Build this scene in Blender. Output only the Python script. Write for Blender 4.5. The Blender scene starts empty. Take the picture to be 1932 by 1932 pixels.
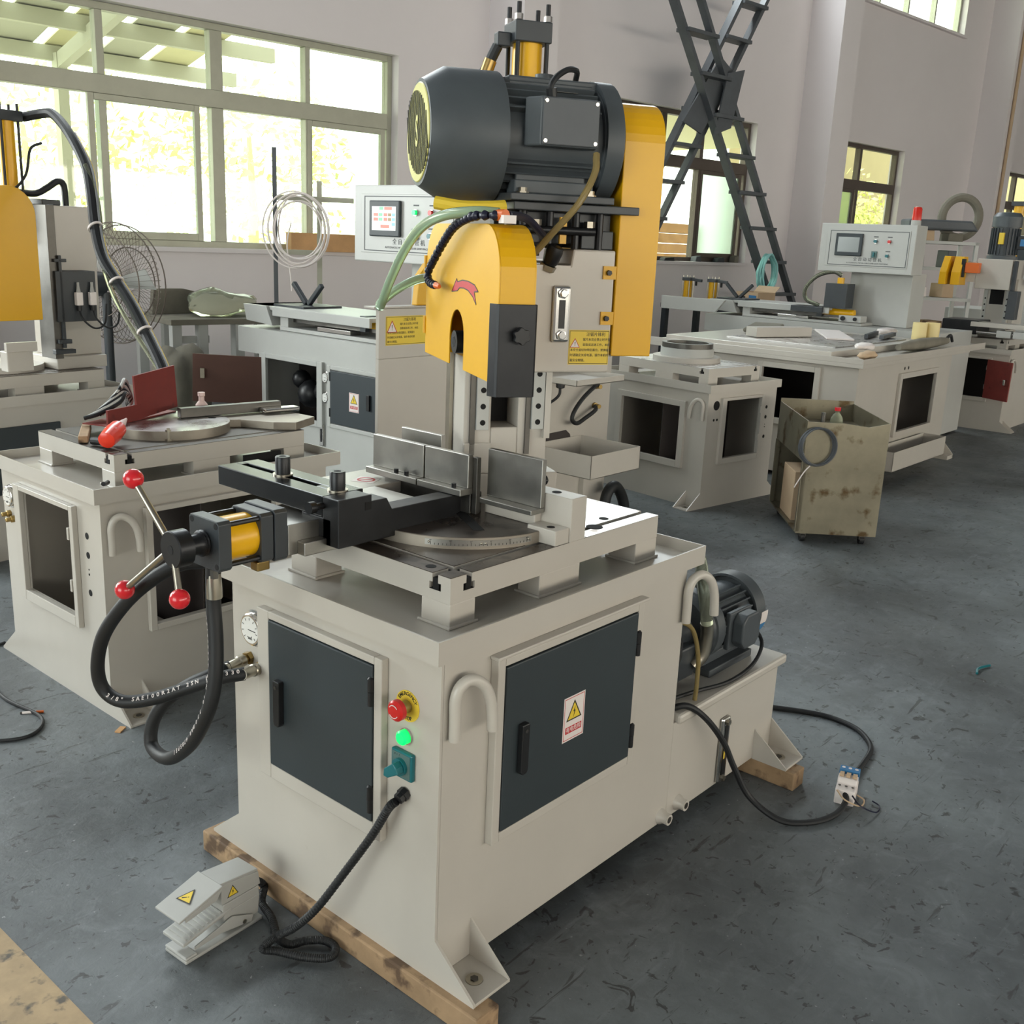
import bpy, bmesh, math, random
from mathutils import Vector, Matrix
random.seed(7)
R = math.radians
SC = bpy.context.scene
COL = SC.collection

# ------------------------------------------------------------------ camera
cam = bpy.data.cameras.new('camera'); cam.sensor_width = 36.0; cam.lens = 36.0 * 1941.69 / 1932.0
cam.clip_start = 0.05; cam.clip_end = 300
cam_o = bpy.data.objects.new('camera', cam); COL.objects.link(cam_o)
def cam_matrix(pos, yaw, pit, rol):
    cy, sy, cp, sp = math.cos(yaw), math.sin(yaw), math.cos(pit), math.sin(pit)
    f = Vector((cp*cy, cp*sy, -sp)); r0 = Vector((sy, -cy, 0)); u0 = r0.cross(f)
    r = math.cos(rol)*r0 + math.sin(rol)*u0; u = -math.sin(rol)*r0 + math.cos(rol)*u0
    m = Matrix((r, u, -f)).transposed().to_4x4(); m.translation = Vector(pos); return m
cam_o.matrix_world = cam_matrix((-1.2644, -1.2297, 1.5057), 0.7066, 0.2592, 0.0442)
SC.camera = cam_o

# ------------------------------------------------------------------ world, daylight, exposure
WA = -0.096                                   # the hall is turned a little against the machine
MW = Matrix.Rotation(WA, 4, 'Z')              # hall frame: s along the window wall, t towards it
WT = 6.99                                     # inner face of the window wall
HALL = dict(s0=-9.0, s1=27.0, t0=-10.0, h=7.6)
wd = bpy.data.worlds.new('overcast_sky'); SC.world = wd; wd.use_nodes = True
bg = wd.node_tree.nodes['Background']; bg.inputs[0].default_value = (0.96, 1.0, 0.93, 1); bg.inputs[1].default_value = 5.0
def area(name, loc, rot, sx, sy, power, col):
    l = bpy.data.lights.new(name, 'AREA'); l.shape = 'RECTANGLE'; l.size = sx; l.size_y = sy; l.energy = power; l.color = col
    o = bpy.data.objects.new(name, l); COL.objects.link(o); o.matrix_world = MW @ Matrix.Translation(loc) @ rot; return o
RX = lambda a: Matrix.Rotation(R(a), 4, 'X')
RY = lambda a: Matrix.Rotation(R(a), 4, 'Y')
# added area lights standing in for daylight through assumed, unseen openings
area('added_light_gate', (HALL['s0']+0.05, -0.5, 2.0), RY(-90), 3.8, 6.0, 88, (0.78, 0.93, 1.0))
area('added_light_window_near', (-2.5, WT+0.05, 2.22), RX(-90), 3.7, 1.75, 290, (0.95, 1.0, 1.0))
for _s in (-2.9, 3.1, 9.2): area('added_light_high_window', (_s, WT+0.05, 5.765), RX(-90), 3.5, 1.4, 250, (0.88, 0.95, 1.0))
area('added_light_opposite', (7.0, HALL['t0']+0.1, 2.0), RX(90), 26.0, 1.4, 480, (1.0, 0.82, 0.62))
SC.view_settings.view_transform = 'Standard'; SC.view_settings.look = 'None'
SC.view_settings.exposure = 0.07; SC.view_settings.gamma = 1.0; SC.view_settings.use_curve_mapping = False
SC.cycles.use_denoising = True
SC.cycles.use_adaptive_sampling = True; SC.cycles.adaptive_threshold = 0.04
SC.cycles.max_bounces = 8; SC.cycles.diffuse_bounces = 4; SC.cycles.glossy_bounces = 4
SC.cycles.transparent_max_bounces = 12; SC.cycles.caustics_reflective = False; SC.cycles.caustics_refractive = False
SC.cycles.sample_clamp_indirect = 6.0

# ------------------------------------------------------------------ helpers
def lin(c):
    return tuple((x/12.92 if x <= 0.04045 else ((x+0.055)/1.055)**2.4) for x in (v/255.0 for v in c))
MATS = {}
def mat(name, rgb, rough=0.5, metal=0.0, var=0.0, vscale=6.0, bump=0.0, bscale=60.0, emit=None, estr=0.0, trans=0.0, ior=1.45, alpha=1.0, coat=0.0, rvar=0.0, stain=None, stain_at=0.62):
    m = bpy.data.materials.new(name); m.use_nodes = True; nt = m.node_tree; N = nt.nodes; L = nt.links
    b = N['Principled BSDF']; c = lin(rgb)
    b.inputs['Base Color'].default_value = (*c, 1); b.inputs['Roughness'].default_value = rough; b.inputs['Metallic'].default_value = metal
    b.inputs['IOR'].default_value = ior
    if trans: b.inputs['Transmission Weight'].default_value = trans
    if alpha < 1: b.inputs['Alpha'].default_value = alpha
    if coat: b.inputs['Coat Weight'].default_value = coat; b.inputs['Coat Roughness'].default_value = 0.12
    if emit: b.inputs['Emission Color'].default_value = (*lin(emit), 1); b.inputs['Emission Strength'].default_value = estr
    if var or bump or rvar or stain:
        tc = N.new('ShaderNodeTexCoord')
        nz = N.new('ShaderNodeTexNoise'); nz.inputs['Scale'].default_value = vscale; nz.inputs['Detail'].default_value = 6; nz.inputs['Roughness'].default_value = 0.62
        L.new(tc.outputs['Object'], nz.inputs['Vector'])
        if var:
            r = N.new('ShaderNodeValToRGB'); r.color_ramp.elements[0].position = 0.3; r.color_ramp.elements[1].position = 0.72
            r.color_ramp.elements[0].color = (*[x*(1-var) for x in c], 1); r.color_ramp.elements[1].color = (*[min(1, x*(1+var*0.6)) for x in c], 1)
            L.new(nz.outputs['Fac'], r.inputs['Fac']); outc = r.outputs['Color']
            if stain:
                n2 = N.new('ShaderNodeTexNoise'); n2.inputs['Scale'].default_value = vscale*2.3; n2.inputs['Detail'].default_value = 8; L.new(tc.outputs['Object'], n2.inputs['Vector'])
                r2 = N.new('ShaderNodeValToRGB'); r2.color_ramp.elements[0].position = stain_at; r2.color_ramp.elements[1].position = min(1, stain_at+0.1)
                r2.color_ramp.elements[0].color = (0, 0, 0, 1); r2.color_ramp.elements[1].color = (1, 1, 1, 1); L.new(n2.outputs['Fac'], r2.inputs['Fac'])
                mx = N.new('ShaderNodeMix'); mx.data_type = 'RGBA'; L.new(r2.outputs['Color'], mx.inputs[0]); L.new(outc, mx.inputs[6]); mx.inputs[7].default_value = (*lin(stain), 1); outc = mx.outputs[2]
            L.new(outc, b.inputs['Base Color'])
        if rvar:
            mr = N.new('ShaderNodeMapRange'); mr.inputs['To Min'].default_value = max(0.03, rough-rvar); mr.inputs['To Max'].default_value = min(1, rough+rvar)
            L.new(nz.outputs['Fac'], mr.inputs['Value']); L.new(mr.outputs['Result'], b.inputs['Roughness'])
        if bump:
            nb = N.new('ShaderNodeTexNoise'); nb.inputs['Scale'].default_value = bscale; nb.inputs['Detail'].default_value = 5; L.new(tc.outputs['Object'], nb.inputs['Vector'])
            bp = N.new('ShaderNodeBump'); bp.inputs['Strength'].default_value = bump; bp.inputs['Distance'].default_value = 0.01
            L.new(nb.outputs['Fac'], bp.inputs['Height']); L.new(bp.outputs['Normal'], b.inputs['Normal'])
    MATS[name] = m; return m

class MB:
    def __init__(s, M=None): s.v = []; s.f = []; s.M = M
    def add(s, vs, fs):
        n = len(s.v)
        s.v += [(s.M @ Vector(v)) if s.M else Vector(v) for v in vs]; s.f += [[i+n for i in f] for f in fs]; return s
    def box(s, x0, x1, y0, y1, z0, z1):
        return s.add([(x0,y0,z0),(x1,y0,z0),(x1,y1,z0),(x0,y1,z0),(x0,y0,z1),(x1,y0,z1),(x1,y1,z1),(x0,y1,z1)],
                     [(3,2,1,0),(4,5,6,7),(0,1,5,4),(1,2,6,5),(2,3,7,6),(3,0,4,7)])
    def bar(s, p0, p1, w, h, up=(0,0,1)):
        p0, p1 = Vector(p0), Vector(p1); d = (p1-p0).normalized(); a = d.cross(Vector(up))
        if a.length < 1e-4: a = d.cross(Vector((0,1,0)))
        a.normalize(); b = a.cross(d).normalized(); a *= w/2; b *= h/2
        vs = [p+sa*a+sb*b for p in (p0, p1) for sa, sb in ((-1,-1),(1,-1),(1,1),(-1,1))]
        return s.add(vs, [(3,2,1,0),(4,5,6,7),(0,1,5,4),(1,2,6,5),(2,3,7,6),(3,0,4,7)])
    def lathe(s, p0, d, prof, n=24):
        p0 = Vector(p0); d = Vector(d).normalized(); a = d.orthogonal().normalized(); b = d.cross(a); vs = []; fs = []
        for t, r in prof:
            for k in range(n):
                q = 2*math.pi*k/n; vs.append(p0+d*t+(a*math.cos(q)+b*math.sin(q))*max(r, 1e-5))
        for i in range(len(prof)-1):
            for k in range(n): fs.append((i*n+k, i*n+(k+1) % n, (i+1)*n+(k+1) % n, (i+1)*n+k))
        fs.append(tuple(range(n-1, -1, -1))); fs.append(tuple((len(prof)-1)*n+k for k in range(n)))
        return s.add(vs, fs)
    def cyl(s, p0, p1, r, r2=None, n=20):
        d = Vector(p1)-Vector(p0); return s.lathe(p0, d, [(0, r), (d.length, r if r2 is None else r2)], n)
    def ring(s, p0, d, ri, ro, h, n=28):
        p0 = Vector(p0); d = Vector(d).normalized(); a = d.orthogonal().normalized(); b = d.cross(a); vs = []; fs = []
        for t, r in ((0, ri), (0, ro), (h, ro), (h, ri)):
            for k in range(n):
                q = 2*math.pi*k/n; vs.append(p0+d*t+(a*math.cos(q)+b*math.sin(q))*r)
        for i in range(4):
            j = (i+1) % 4
            for k in range(n): fs.append((i*n+k, i*n+(k+1) % n, j*n+(k+1) % n, j*n+k))
        return s.add(vs, fs)
    def sphere(s, c, r, n=16):
        m = n//2; return s.lathe(Vector(c)-Vector((0,0,r)), (0,0,1), [(r-r*math.cos(math.pi*i/m), r*math.sin(math.pi*i/m)) for i in range(m+1)], n)
    def tube(s, pts, r, n=10, k=6, closed=False):
        P = smooth(pts, k, closed); m = len(P); vs = []; fs = []; a = None; rr = r if callable(r) else (lambda t: r)
        for i, p in enumerate(P):
            d = (P[(i+1) % m]-P[i-1]) if (closed or 0 < i < m-1) else (P[1]-P[0] if i == 0 else P[-1]-P[-2])
            d.normalize(); a = d.orthogonal() if a is None else a-d*a.dot(d); a.normalize(); b = d.cross(a); q = rr(i/(m-1))
            for j in range(n): w = 2*math.pi*j/n; vs.append(p+(a*math.cos(w)+b*math.sin(w))*q)
        for i in range(m if closed else m-1):
            o, e = i*n, ((i+1) % m)*n
            for j in range(n): fs.append((o+j, o+(j+1) % n, e+(j+1) % n, e+j))
        if not closed: fs.append(tuple(range(n-1, -1, -1))); fs.append(tuple((m-1)*n+j for j in range(n)))
        return s.add(vs, fs)
    def prism(s, poly, axis, a, b):
        f = {'x': lambda p, c: (c, p[0], p[1]), 'y': lambda p, c: (p[0], c, p[1]), 'z': lambda p, c: (p[0], p[1], c)}[axis]
        n = len(poly); vs = [f(p, a) for p in poly]+[f(p, b) for p in poly]
        return s.add(vs, [tuple(range(n)), tuple(range(2*n-1, n-1, -1))]+[(i, (i+1) % n, n+(i+1) % n, n+i) for i in range(n)])
    def frame(s, axis, a, b, u0, u1, v0, v1, U0, U1, V0, V1):      # a plate u0..v1 with an opening U0..V1
        for (p0, p1, q0, q1) in ((u0, U0, v0, v1), (U1, u1, v0, v1), (U0, U1, v0, V0), (U0, U1, V1, v1)):
            if p1-p0 > 1e-6 and q1-q0 > 1e-6:
                if axis == 'x': s.box(a, b, p0, p1, q0, q1)
                elif axis == 'y': s.box(p0, p1, a, b, q0, q1)
                else: s.box(p0, p1, q0, q1, a, b)
        return s
    def mesh(s, name, m, smooth_angle=None):
        me = bpy.data.meshes.new(name); me.from_pydata([tuple(v) for v in s.v], [], s.f)
        bm = bmesh.new(); bm.from_mesh(me); bmesh.ops.recalc_face_normals(bm, faces=bm.faces); bm.to_mesh(me); bm.free()
        me.materials.append(MATS[m] if isinstance(m, str) else m)
        if smooth_angle:
            me.polygons.foreach_set('use_smooth', [True]*len(me.polygons)); me.set_sharp_from_angle(angle=R(smooth_angle))
        return me
    def build(s, name, m, parent=None, sm=35, bevel=0.0, label=None):
        o = bpy.data.objects.new(name, s.mesh(name, m, sm)); COL.objects.link(o)
        if parent: o.parent = parent
        if bevel:
            bv = o.modifiers.new('edge', 'BEVEL'); bv.width = bevel; bv.segments = 2; bv.limit_method = 'ANGLE'; bv.angle_limit = R(40)
        if label: o['label'] = label
        return o
def smooth(pts, k=6, closed=False):
    P = [Vector(p) for p in pts]; n = len(P)
    if n < 3 or k < 2: return P
    out = []
    for i in range(n if closed else n-1):
        p0 = P[i-1] if (closed or i > 0) else P[0]*2-P[1]; p1 = P[i]; p2 = P[(i+1) % n]
        p3 = P[(i+2) % n] if (closed or i+2 < n) else P[-1]*2-P[-2]
        for j in range(k):
            t = j/k; out.append(0.5*((2*p1)+(p2-p0)*t+(2*p0-5*p1+4*p2-p3)*t*t+(3*p1-p0-3*p2+p3)*t**3))
    if not closed: out.append(P[-1])
    return out
def thing(name, label, cat, loc=(0,0,0), rz=0, group=None):
    o = bpy.data.objects.new(name, None); COL.objects.link(o); o.location = loc; o.rotation_euler = (0, 0, rz); o.empty_display_size = 0.1
    o['label'] = label; o['category'] = cat
    if group: o['group'] = group
    return o
def tag(o, label, cat, group=None):
    o['label'] = label; o['category'] = cat
    if group: o['group'] = group
    return o
def struct(o): o['kind'] = 'structure'; return o
def copy_tree(o, parent=None):
    c = o.copy(); COL.objects.link(c); c.parent = parent
    for ch in list(o.children): copy_tree(ch, c)
    return c
def place(o, M): o.data.transform(M); return o
def text(body, size, M, m, parent, name='lettering', align='CENTER', ext=0.0002, bold=0.0, sx=1.0):
    cu = bpy.data.curves.new('t', 'FONT'); cu.body = body; cu.size = size; cu.align_x = align; cu.align_y = 'CENTER'; cu.extrude = ext; cu.offset = bold; cu.resolution_u = 3
    t = bpy.data.objects.new('t', cu); COL.objects.link(t); dg = bpy.context.evaluated_depsgraph_get()
    me = bpy.data.meshes.new_from_object(t.evaluated_get(dg)); bpy.data.objects.remove(t); bpy.data.curves.remove(cu)
    me.transform(M @ Matrix.Scale(sx, 4, (1,0,0))); me.materials.clear(); me.materials.append(MATS[m])
    if parent is None: return me
    o = bpy.data.objects.new(name, me); COL.objects.link(o); o.parent = parent; return o
def axes(o, x, y, z=None):        # matrix whose columns are the given axes
    x = Vector(x).normalized(); y = Vector(y).normalized(); z = x.cross(y)
    m = Matrix((x, y, z)).transposed().to_4x4(); m.translation = Vector(o); return m
def arcpts(c, r, a0, a1, n): return [(c[0]+r*math.cos(R(a0+(a1-a0)*i/n)), c[1]+r*math.sin(R(a0+(a1-a0)*i/n))) for i in range(n+1)]
def bolts(parent, pts, d, r, h, m='black_steel', name='bolt', hexa=True, n=None):
    for p in pts: MB().cyl(p, Vector(p)+Vector(d)*h, r, n=n or (6 if hexa else 14)).build(name, m, parent)

# ------------------------------------------------------------------ materials
mat('cream_paint', (189,184,175), 0.33, var=0.05, vscale=3.5, bump=0.012, bscale=120, coat=0.15, stain=(150,136,112), stain_at=0.74)
mat('grey_paint', (180,181,177), 0.36, var=0.05, vscale=4, bump=0.01, bscale=90)
mat('slate_door', (48,56,60), 0.45, var=0.05, vscale=5, bump=0.03, bscale=220)
mat('yellow_paint', (222,168,6), 0.36, var=0.05, vscale=4, coat=0.05, bump=0.008, bscale=30)
mat('yellow_tube', (232,176,18), 0.3, var=0.03)
mat('black_paint', (52,57,61), 0.4, var=0.12, vscale=9, bump=0.02, bscale=150)
mat('motor_black', (72,78,82), 0.45, var=0.15, vscale=7, bump=0.02, bscale=60)
mat('black_steel', (44,45,47), 0.36, 0.6, var=0.2, vscale=14, rvar=0.1)
mat('black_plastic', (24,25,27), 0.4)
mat('black_rubber', (26,28,30), 0.55, bump=0.04, bscale=300)
mat('dull_rim', (158,150,138), 0.42, 0.6, var=0.12, vscale=14)
mat('black_gloss', (40,42,44), 0.22, 0.5, var=0.2, vscale=8, rvar=0.08)
mat('ground_steel', (168,166,160), 0.34, 1.0, var=0.16, vscale=8, rvar=0.12)
mat('dark_steel', (96,94,90), 0.4, 0.85, var=0.25, vscale=10, rvar=0.12)
mat('oily_cast_top', (86,78,72), 0.3, 0.55, var=0.3, vscale=9, rvar=0.14, stain=(52,44,40), stain_at=0.55)
mat('worn_sheen_top', (196,194,192), 0.3, 0.9, var=0.2, vscale=11, rvar=0.14, stain=(120,108,98), stain_at=0.6)  # worn steel; on the near saw table it also paints a reflection
mat('chrome', (205,203,198), 0.16, 1.0)
mat('zinc', (176,170,156), 0.3, 1.0, var=0.1, vscale=30)
mat('brass', (158,134,84), 0.32, 1.0, var=0.15, vscale=40)
mat('red_plastic', (206,34,44), 0.22, coat=0.4)
mat('red_button', (200,38,36), 0.3)
mat('lamp_green', (20,200,90), 0.3, emit=(0,235,95), estr=1.5)
mat('teal_plastic', (24,104,112), 0.32)
mat('teal_plate', (86,112,110), 0.4)
mat('label_yellow', (226,196,62), 0.45)
mat('label_white', (226,218,214), 0.45)
mat('label_red', (188,44,50), 0.5)
mat('label_black', (30,28,26), 0.5)
mat('print_grey', (74,78,80), 0.5)
mat('void_black', (10,10,11), 0.8)  # near-black that paints the shade inside holes, slots and recesses
mat('old_wood', (166,138,106), 0.75, var=0.35, vscale=7, bump=0.12, bscale=40, stain=(98,78,60), stain_at=0.52)
mat('fresh_wood', (208,162,112), 0.7, var=0.2, vscale=4, bump=0.08)
mat('red_oxide', (122,46,40), 0.55, var=0.15, vscale=8, stain=(84,34,30), stain_at=0.66)
mat('brown_primer', (96,66,56), 0.6, var=0.1)
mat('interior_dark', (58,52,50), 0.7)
mat('clear_tube', (214,220,196), 0.12, trans=0.85, ior=1.2)
mat('green_tube', (178,206,176), 0.2, trans=0.5, ior=1.25)
mat('amber_tube', (170,150,100), 0.2, trans=0.45, ior=1.25)
def clear_glass():
    m = bpy.data.materials.new('window_glass'); m.use_nodes = True; N = m.node_tree.nodes; L = m.node_tree.links; N.remove(N['Principled BSDF'])
    t = N.new('ShaderNodeBsdfTransparent'); t.inputs[0].default_value = (0.92, 0.96, 0.91, 1); g = N.new('ShaderNodeBsdfGlossy'); g.inputs['Roughness'].default_value = 0.03
    x = N.new('ShaderNodeMixShader'); x.inputs[0].default_value = 0.045; L.new(t.outputs[0], x.inputs[1]); L.new(g.outputs[0], x.inputs[2]); L.new(x.outputs[0], N['Material Output'].inputs[0]); MATS['glass'] = m
clear_glass()
mat('frosted_green', (216,234,222), 0.5, trans=0.7, ior=1.05)
mat('dial_white', (222,222,218), 0.25, coat=0.6)
mat('orange_plastic', (214,104,38), 0.4)
mat('blue_black', (26,28,48), 0.35)
mat('alu_frame', (168,168,152), 0.45, 0.35, var=0.08)
mat('dark_frame', (96,86,78), 0.5, 0.3, var=0.08)
mat('wall_plaster', (226,220,220), 0.85, var=0.03, vscale=0.8, bump=0.02, bscale=25)
mat('ochre_render', (150,136,100), 0.9, var=0.08)
mat('grille_yellow', (196,190,112), 0.45)
mat('soffit', (128,130,134), 0.9)
mat('steel_grey_paint', (84,88,92), 0.5, var=0.15, vscale=6)
mat('tin_sheet', (140,134,116), 0.42, 0.75, var=0.25, vscale=4, rvar=0.15, stain=(92,76,52), stain_at=0.57)
mat('carton', (196,170,140), 0.8, var=0.08)
mat('grey_cloth', (120,116,104), 0.9, var=0.2)
mat('orange_bottle', (236,62,40), 0.3, coat=0.3)
mat('pale_pink', (216,190,184), 0.5)
mat('aqua_hose', (164,222,220), 0.35)
mat('amber_tape', (226,208,150), 0.4)
mat('blue_sticker', (58,120,170), 0.5)
mat('grey_plastic', (170,170,166), 0.45, var=0.06)
mat('leaf', (226,230,150), 0.6, var=0.25, vscale=0.8)
mat('pale_bark', (206,198,160), 0.8)
mat('canopy_sheet', (236,230,180), 0.6, trans=0.3)
mat('canopy_steel', (180,180,160), 0.6)
mat('yard_ground', (190,186,176), 0.9, var=0.1)
mat('screen_dark', (104,112,110), 0.25, coat=0.3)
# ------------------------------------------------------------------ hall
def floor_material():
    m = bpy.data.materials.new('worn_concrete'); m.use_nodes = True; N = m.node_tree.nodes; L = m.node_tree.links; b = N['Principled BSDF']
    tc = N.new('ShaderNodeTexCoord')
    def noise(sc, det=8, rough=0.6, dist=0.0):
        n = N.new('ShaderNodeTexNoise'); n.inputs['Scale'].default_value = sc; n.inputs['Detail'].default_value = det; n.inputs['Roughness'].default_value = rough; n.inputs['Distortion'].default_value = dist
        L.new(tc.outputs['Object'], n.inputs['Vector']); return n
    def ramp(src, a, b_, ca, cb):
        r = N.new('ShaderNodeValToRGB'); r.color_ramp.elements[0].position = a; r.color_ramp.elements[1].position = b_
        r.color_ramp.elements[0].color = (*lin(ca), 1); r.color_ramp.elements[1].color = (*lin(cb), 1); L.new(src, r.inputs['Fac']); return r
    def mix(fac, a, bcol):
        x = N.new('ShaderNodeMix'); x.data_type = 'RGBA'; L.new(fac, x.inputs[0]); L.new(a, x.inputs[6])
        if isinstance(bcol, tuple): x.inputs[7].default_value = (*lin(bcol), 1)
        else: L.new(bcol, x.inputs[7])
        return x.outputs[2]
    c = ramp(noise(0.9, 6, 0.6, 0.4).outputs['Fac'], 0.36, 0.66, (76,80,82), (120,127,130)).outputs['Color']
    c = mix(ramp(noise(5.5, 10, 0.7, 1.2).outputs['Fac'], 0.52, 0.66, (0,0,0), (150,150,150)).outputs['Color'], c, (136,142,146))
    c = mix(ramp(noise(2.6, 10, 0.72, 2.0).outputs['Fac'], 0.60, 0.70, (0,0,0), (180,180,180)).outputs['Color'], c, (58,58,56))
    c = mix(ramp(noise(9, 10, 0.75, 0.5).outputs['Fac'], 0.45, 0.62, (0,0,0), (130,130,130)).outputs['Color'], c, (66,70,71))
    c = mix(ramp(noise(22, 8, 0.7, 0.3).outputs['Fac'], 0.55, 0.7, (0,0,0), (150,150,150)).outputs['Color'], c, (132,138,141))
    c = mix(ramp(noise(14, 4, 0.55, 1.2).outputs['Fac'], 0.645, 0.67, (0,0,0), (225,225,225)).outputs['Color'], c, (42,40,38))
    mp = N.new('ShaderNodeMapping'); mp.inputs['Rotation'].default_value = (0, 0, 0.6); mp.inputs['Scale'].default_value = (4, 26, 1); L.new(tc.outputs['Object'], mp.inputs['Vector'])
    def streak(sc, a, b_, col, amt):
        nonlocal c
        n = N.new('ShaderNodeTexNoise'); n.inputs['Scale'].default_value = sc; n.inputs['Detail'].default_value = 6; n.inputs['Roughness'].default_value = 0.6; n.inputs['Distortion'].default_value = 0.8
        L.new(mp.outputs['Vector'], n.inputs['Vector']); c = mix(ramp(n.outputs['Fac'], a, b_, (0,0,0), (amt,amt,amt)).outputs['Color'], c, col)
    streak(0.8, 0.58, 0.72, (140,146,150), 140); streak(1.3, 0.63, 0.67, (44,42,40), 210)
    c = mix(ramp(noise(34, 3, 0.5, 1.0).outputs['Fac'], 0.655, 0.68, (0,0,0), (210,210,210)).outputs['Color'], c, (40,38,36))
    c = mix(ramp(noise(0.55, 5, 0.55, 0.8).outputs['Fac'], 0.5, 0.62, (0,0,0), (150,150,150)).outputs['Color'], c, (56,56,52))
    c = mix(ramp(noise(60, 3, 0.5).outputs['Fac'], 0.71, 0.74, (0,0,0), (200,200,200)).outputs['Color'], c, (170,172,172))
    L.new(c, b.inputs['Base Color'])
    mr = N.new('ShaderNodeMapRange'); mr.inputs['To Min'].default_value = 0.3; mr.inputs['To Max'].default_value = 0.75
    L.new(noise(3.5, 8, 0.65, 0.6).outputs['Fac'], mr.inputs['Value']); L.new(mr.outputs['Result'], b.inputs['Roughness'])
    bp = N.new('ShaderNodeBump'); bp.inputs['Strength'].default_value = 0.3; bp.inputs['Distance'].default_value = 0.01
    L.new(noise(24, 9, 0.7, 0.5).outputs['Fac'], bp.inputs['Height']); L.new(bp.outputs['Normal'], b.inputs['Normal'])
    MATS['concrete'] = m
floor_material()
mat('worn_yellow_paint', (172,148,112), 0.6, var=0.3, vscale=9, bump=0.08, bscale=50, stain=(84,78,68), stain_at=0.56)
H = HALL
def hb(): return MB(MW)
struct(hb().box(H['s0'], H['s1'], H['t0'], WT+0.3, -0.2, 0).build('floor', 'concrete', None, None))
struct(MB().box(-1.6, -0.495, -3.0, 5.0, 0.0, 0.0008).build('trim_1', 'worn_yellow_paint', None, None))
struct(hb().box(H['s0'], H['s1'], H['t0'], WT+0.3, H['h'], H['h']+0.2).build('ceiling', 'soffit', None, None))
struct(hb().box(H['s1'], H['s1']+0.25, H['t0'], WT+0.3, 0, H['h']).build('wall_right', 'wall_plaster', None, None))
# unseen walls: assumed west gate and south window band, opened for the light
struct(hb().frame('x', H['s0']-0.25, H['s0'], H['t0'], WT+0.3, 0, H['h'], -3.6, 2.6, 0.0, 4.0).build('wall_left', 'wall_plaster', None, None))
struct(hb().frame('y', H['t0']-0.25, H['t0'], H['s0'], H['s1'], 0, H['h'], -6.0, 20.0, 1.3, 2.7).build('wall_front', 'wall_plaster', None, None))
# the window wall
ZS, ZT, ZC0, ZC1 = 1.318, 3.117, 5.03, 6.5
WINS = [(-4.4, -0.6), (1.43, 5.18), (7.5, 11.12), (13.1, 15.27), (19.05, 22.6)]
CLER = [(-4.8, -1.0), (1.2, 5.0), (7.4, 11.0), (13.2, 16.75), (18.6, 22.2)]
w = hb()
def wall_row(z0, z1, holes):
    e = H['s0']
    for a, b in holes: w.box(e, a, WT, WT+0.24, z0, z1); e = b
    w.box(e, H['s1'], WT, WT+0.24, z0, z1)
w.box(H['s0'], H['s1'], WT, WT+0.24, 0, ZS); wall_row(ZS, ZT, WINS); w.box(H['s0'], H['s1'], WT, WT+0.24, ZT, ZC0); wall_row(ZC0, ZC1, CLER); w.box(H['s0'], H['s1'], WT, WT+0.24, ZC1, H['h'])
wall_back = struct(w.build('wall_back', 'wall_plaster', None, None))
for k, s in enumerate((0.45, 6.30, 12.12, 17.72, 23.4)):
    struct(hb().box(s, s+0.48, WT-0.5, WT, 0, H['h']).build('trim_%d' % (k+2), 'wall_plaster', None, None))
# windows: aluminium frames, transom, sliding sashes, panes
def window(n, s0, s1, lights, z0=ZS, z1=ZT, transom=(2.46, 2.60), fr='alu_frame', sash=(), rev=0.10):
    r = bpy.data.objects.new('window_%d' % n, None); COL.objects.link(r); r['kind'] = 'structure'
    t0, t1 = WT+rev, WT+rev+0.09; f = 0.055
    hb().frame('y', t0, t1, s0, s1, z0, z1, s0+f, s1-f, z0+f, z1-f).build('frame', fr, r, None, 0.004)
    hb().box(s0-0.02, s1+0.02, WT-0.06, WT+rev, z0-0.035, z0+0.004).build('sill', 'wall_plaster', r, None, 0.004)
    rows = [(z0+f, z1-f)]
    if transom:
        hb().box(s0+f, s1-f, t0-0.01, t1+0.01, *transom).build('transom', fr, r, None, 0.004); rows = [(transom[1], z1-f), (z0+f, transom[0])]
    ed = [s0+f]+[x for p in lights for x in p]+[s1-f]
    for ri, (a, b) in enumerate(rows):
        for p in lights:
            hb().box(p[0], p[1], t0, t1, a, b).build('mullion', fr, r, None, 0.003)
        for i in range(0, len(ed), 2):
            hb().box(ed[i], ed[i+1], (t0+t1)/2-0.003, (t0+t1)/2+0.003, a, b).build('pane', 'glass', r, None)
    for (a, b, m) in sash:
        za, zb = rows[-1]; tt = t0-0.006
        hb().frame('y', tt, tt+0.04, a, b, za, zb, a+0.05, b-0.05, za+0.06, zb-0.05).build('sash', fr, r, None, 0.003)
        if m: hb().box(a+0.05, b-0.05, tt+0.015, tt+0.021, za+0.06, zb-0.05).build('sash_pane', m, r, None)
    return r
window(1, 1.43, 5.18, [(2.36, 2.42), (3.31, 3.42), (4.225, 4.275)], sash=[(2.27, 3.2, 'glass'), (4.24, 5.1, 'glass')])
window(2, 7.5, 11.12, [(8.35, 8.41), (9.24, 9.34), (10.05, 10.12)], fr='dark_frame', sash=[(10.1, 11.0, 'frosted_green')])
window(3, 13.1, 15.27, [(14.05, 14.12)], fr='dark_frame', sash=[(13.2, 14.0, 'frosted_green')])
window(4, 19.05, 22.6, [(20.0, 20.07), (20.9, 20.99)], fr='dark_frame')
window(5, -4.4, -0.6, [(-3.45, -3.39), (-2.55, -2.45), (-1.6, -1.54)])
for k, (a, b) in enumerate(CLER):
    q = (b-a)/4; window(6+k, a, b, [(a+q*i-0.02, a+q*i+0.02) for i in (1, 2, 3)], ZC0, ZC1, None)
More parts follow.
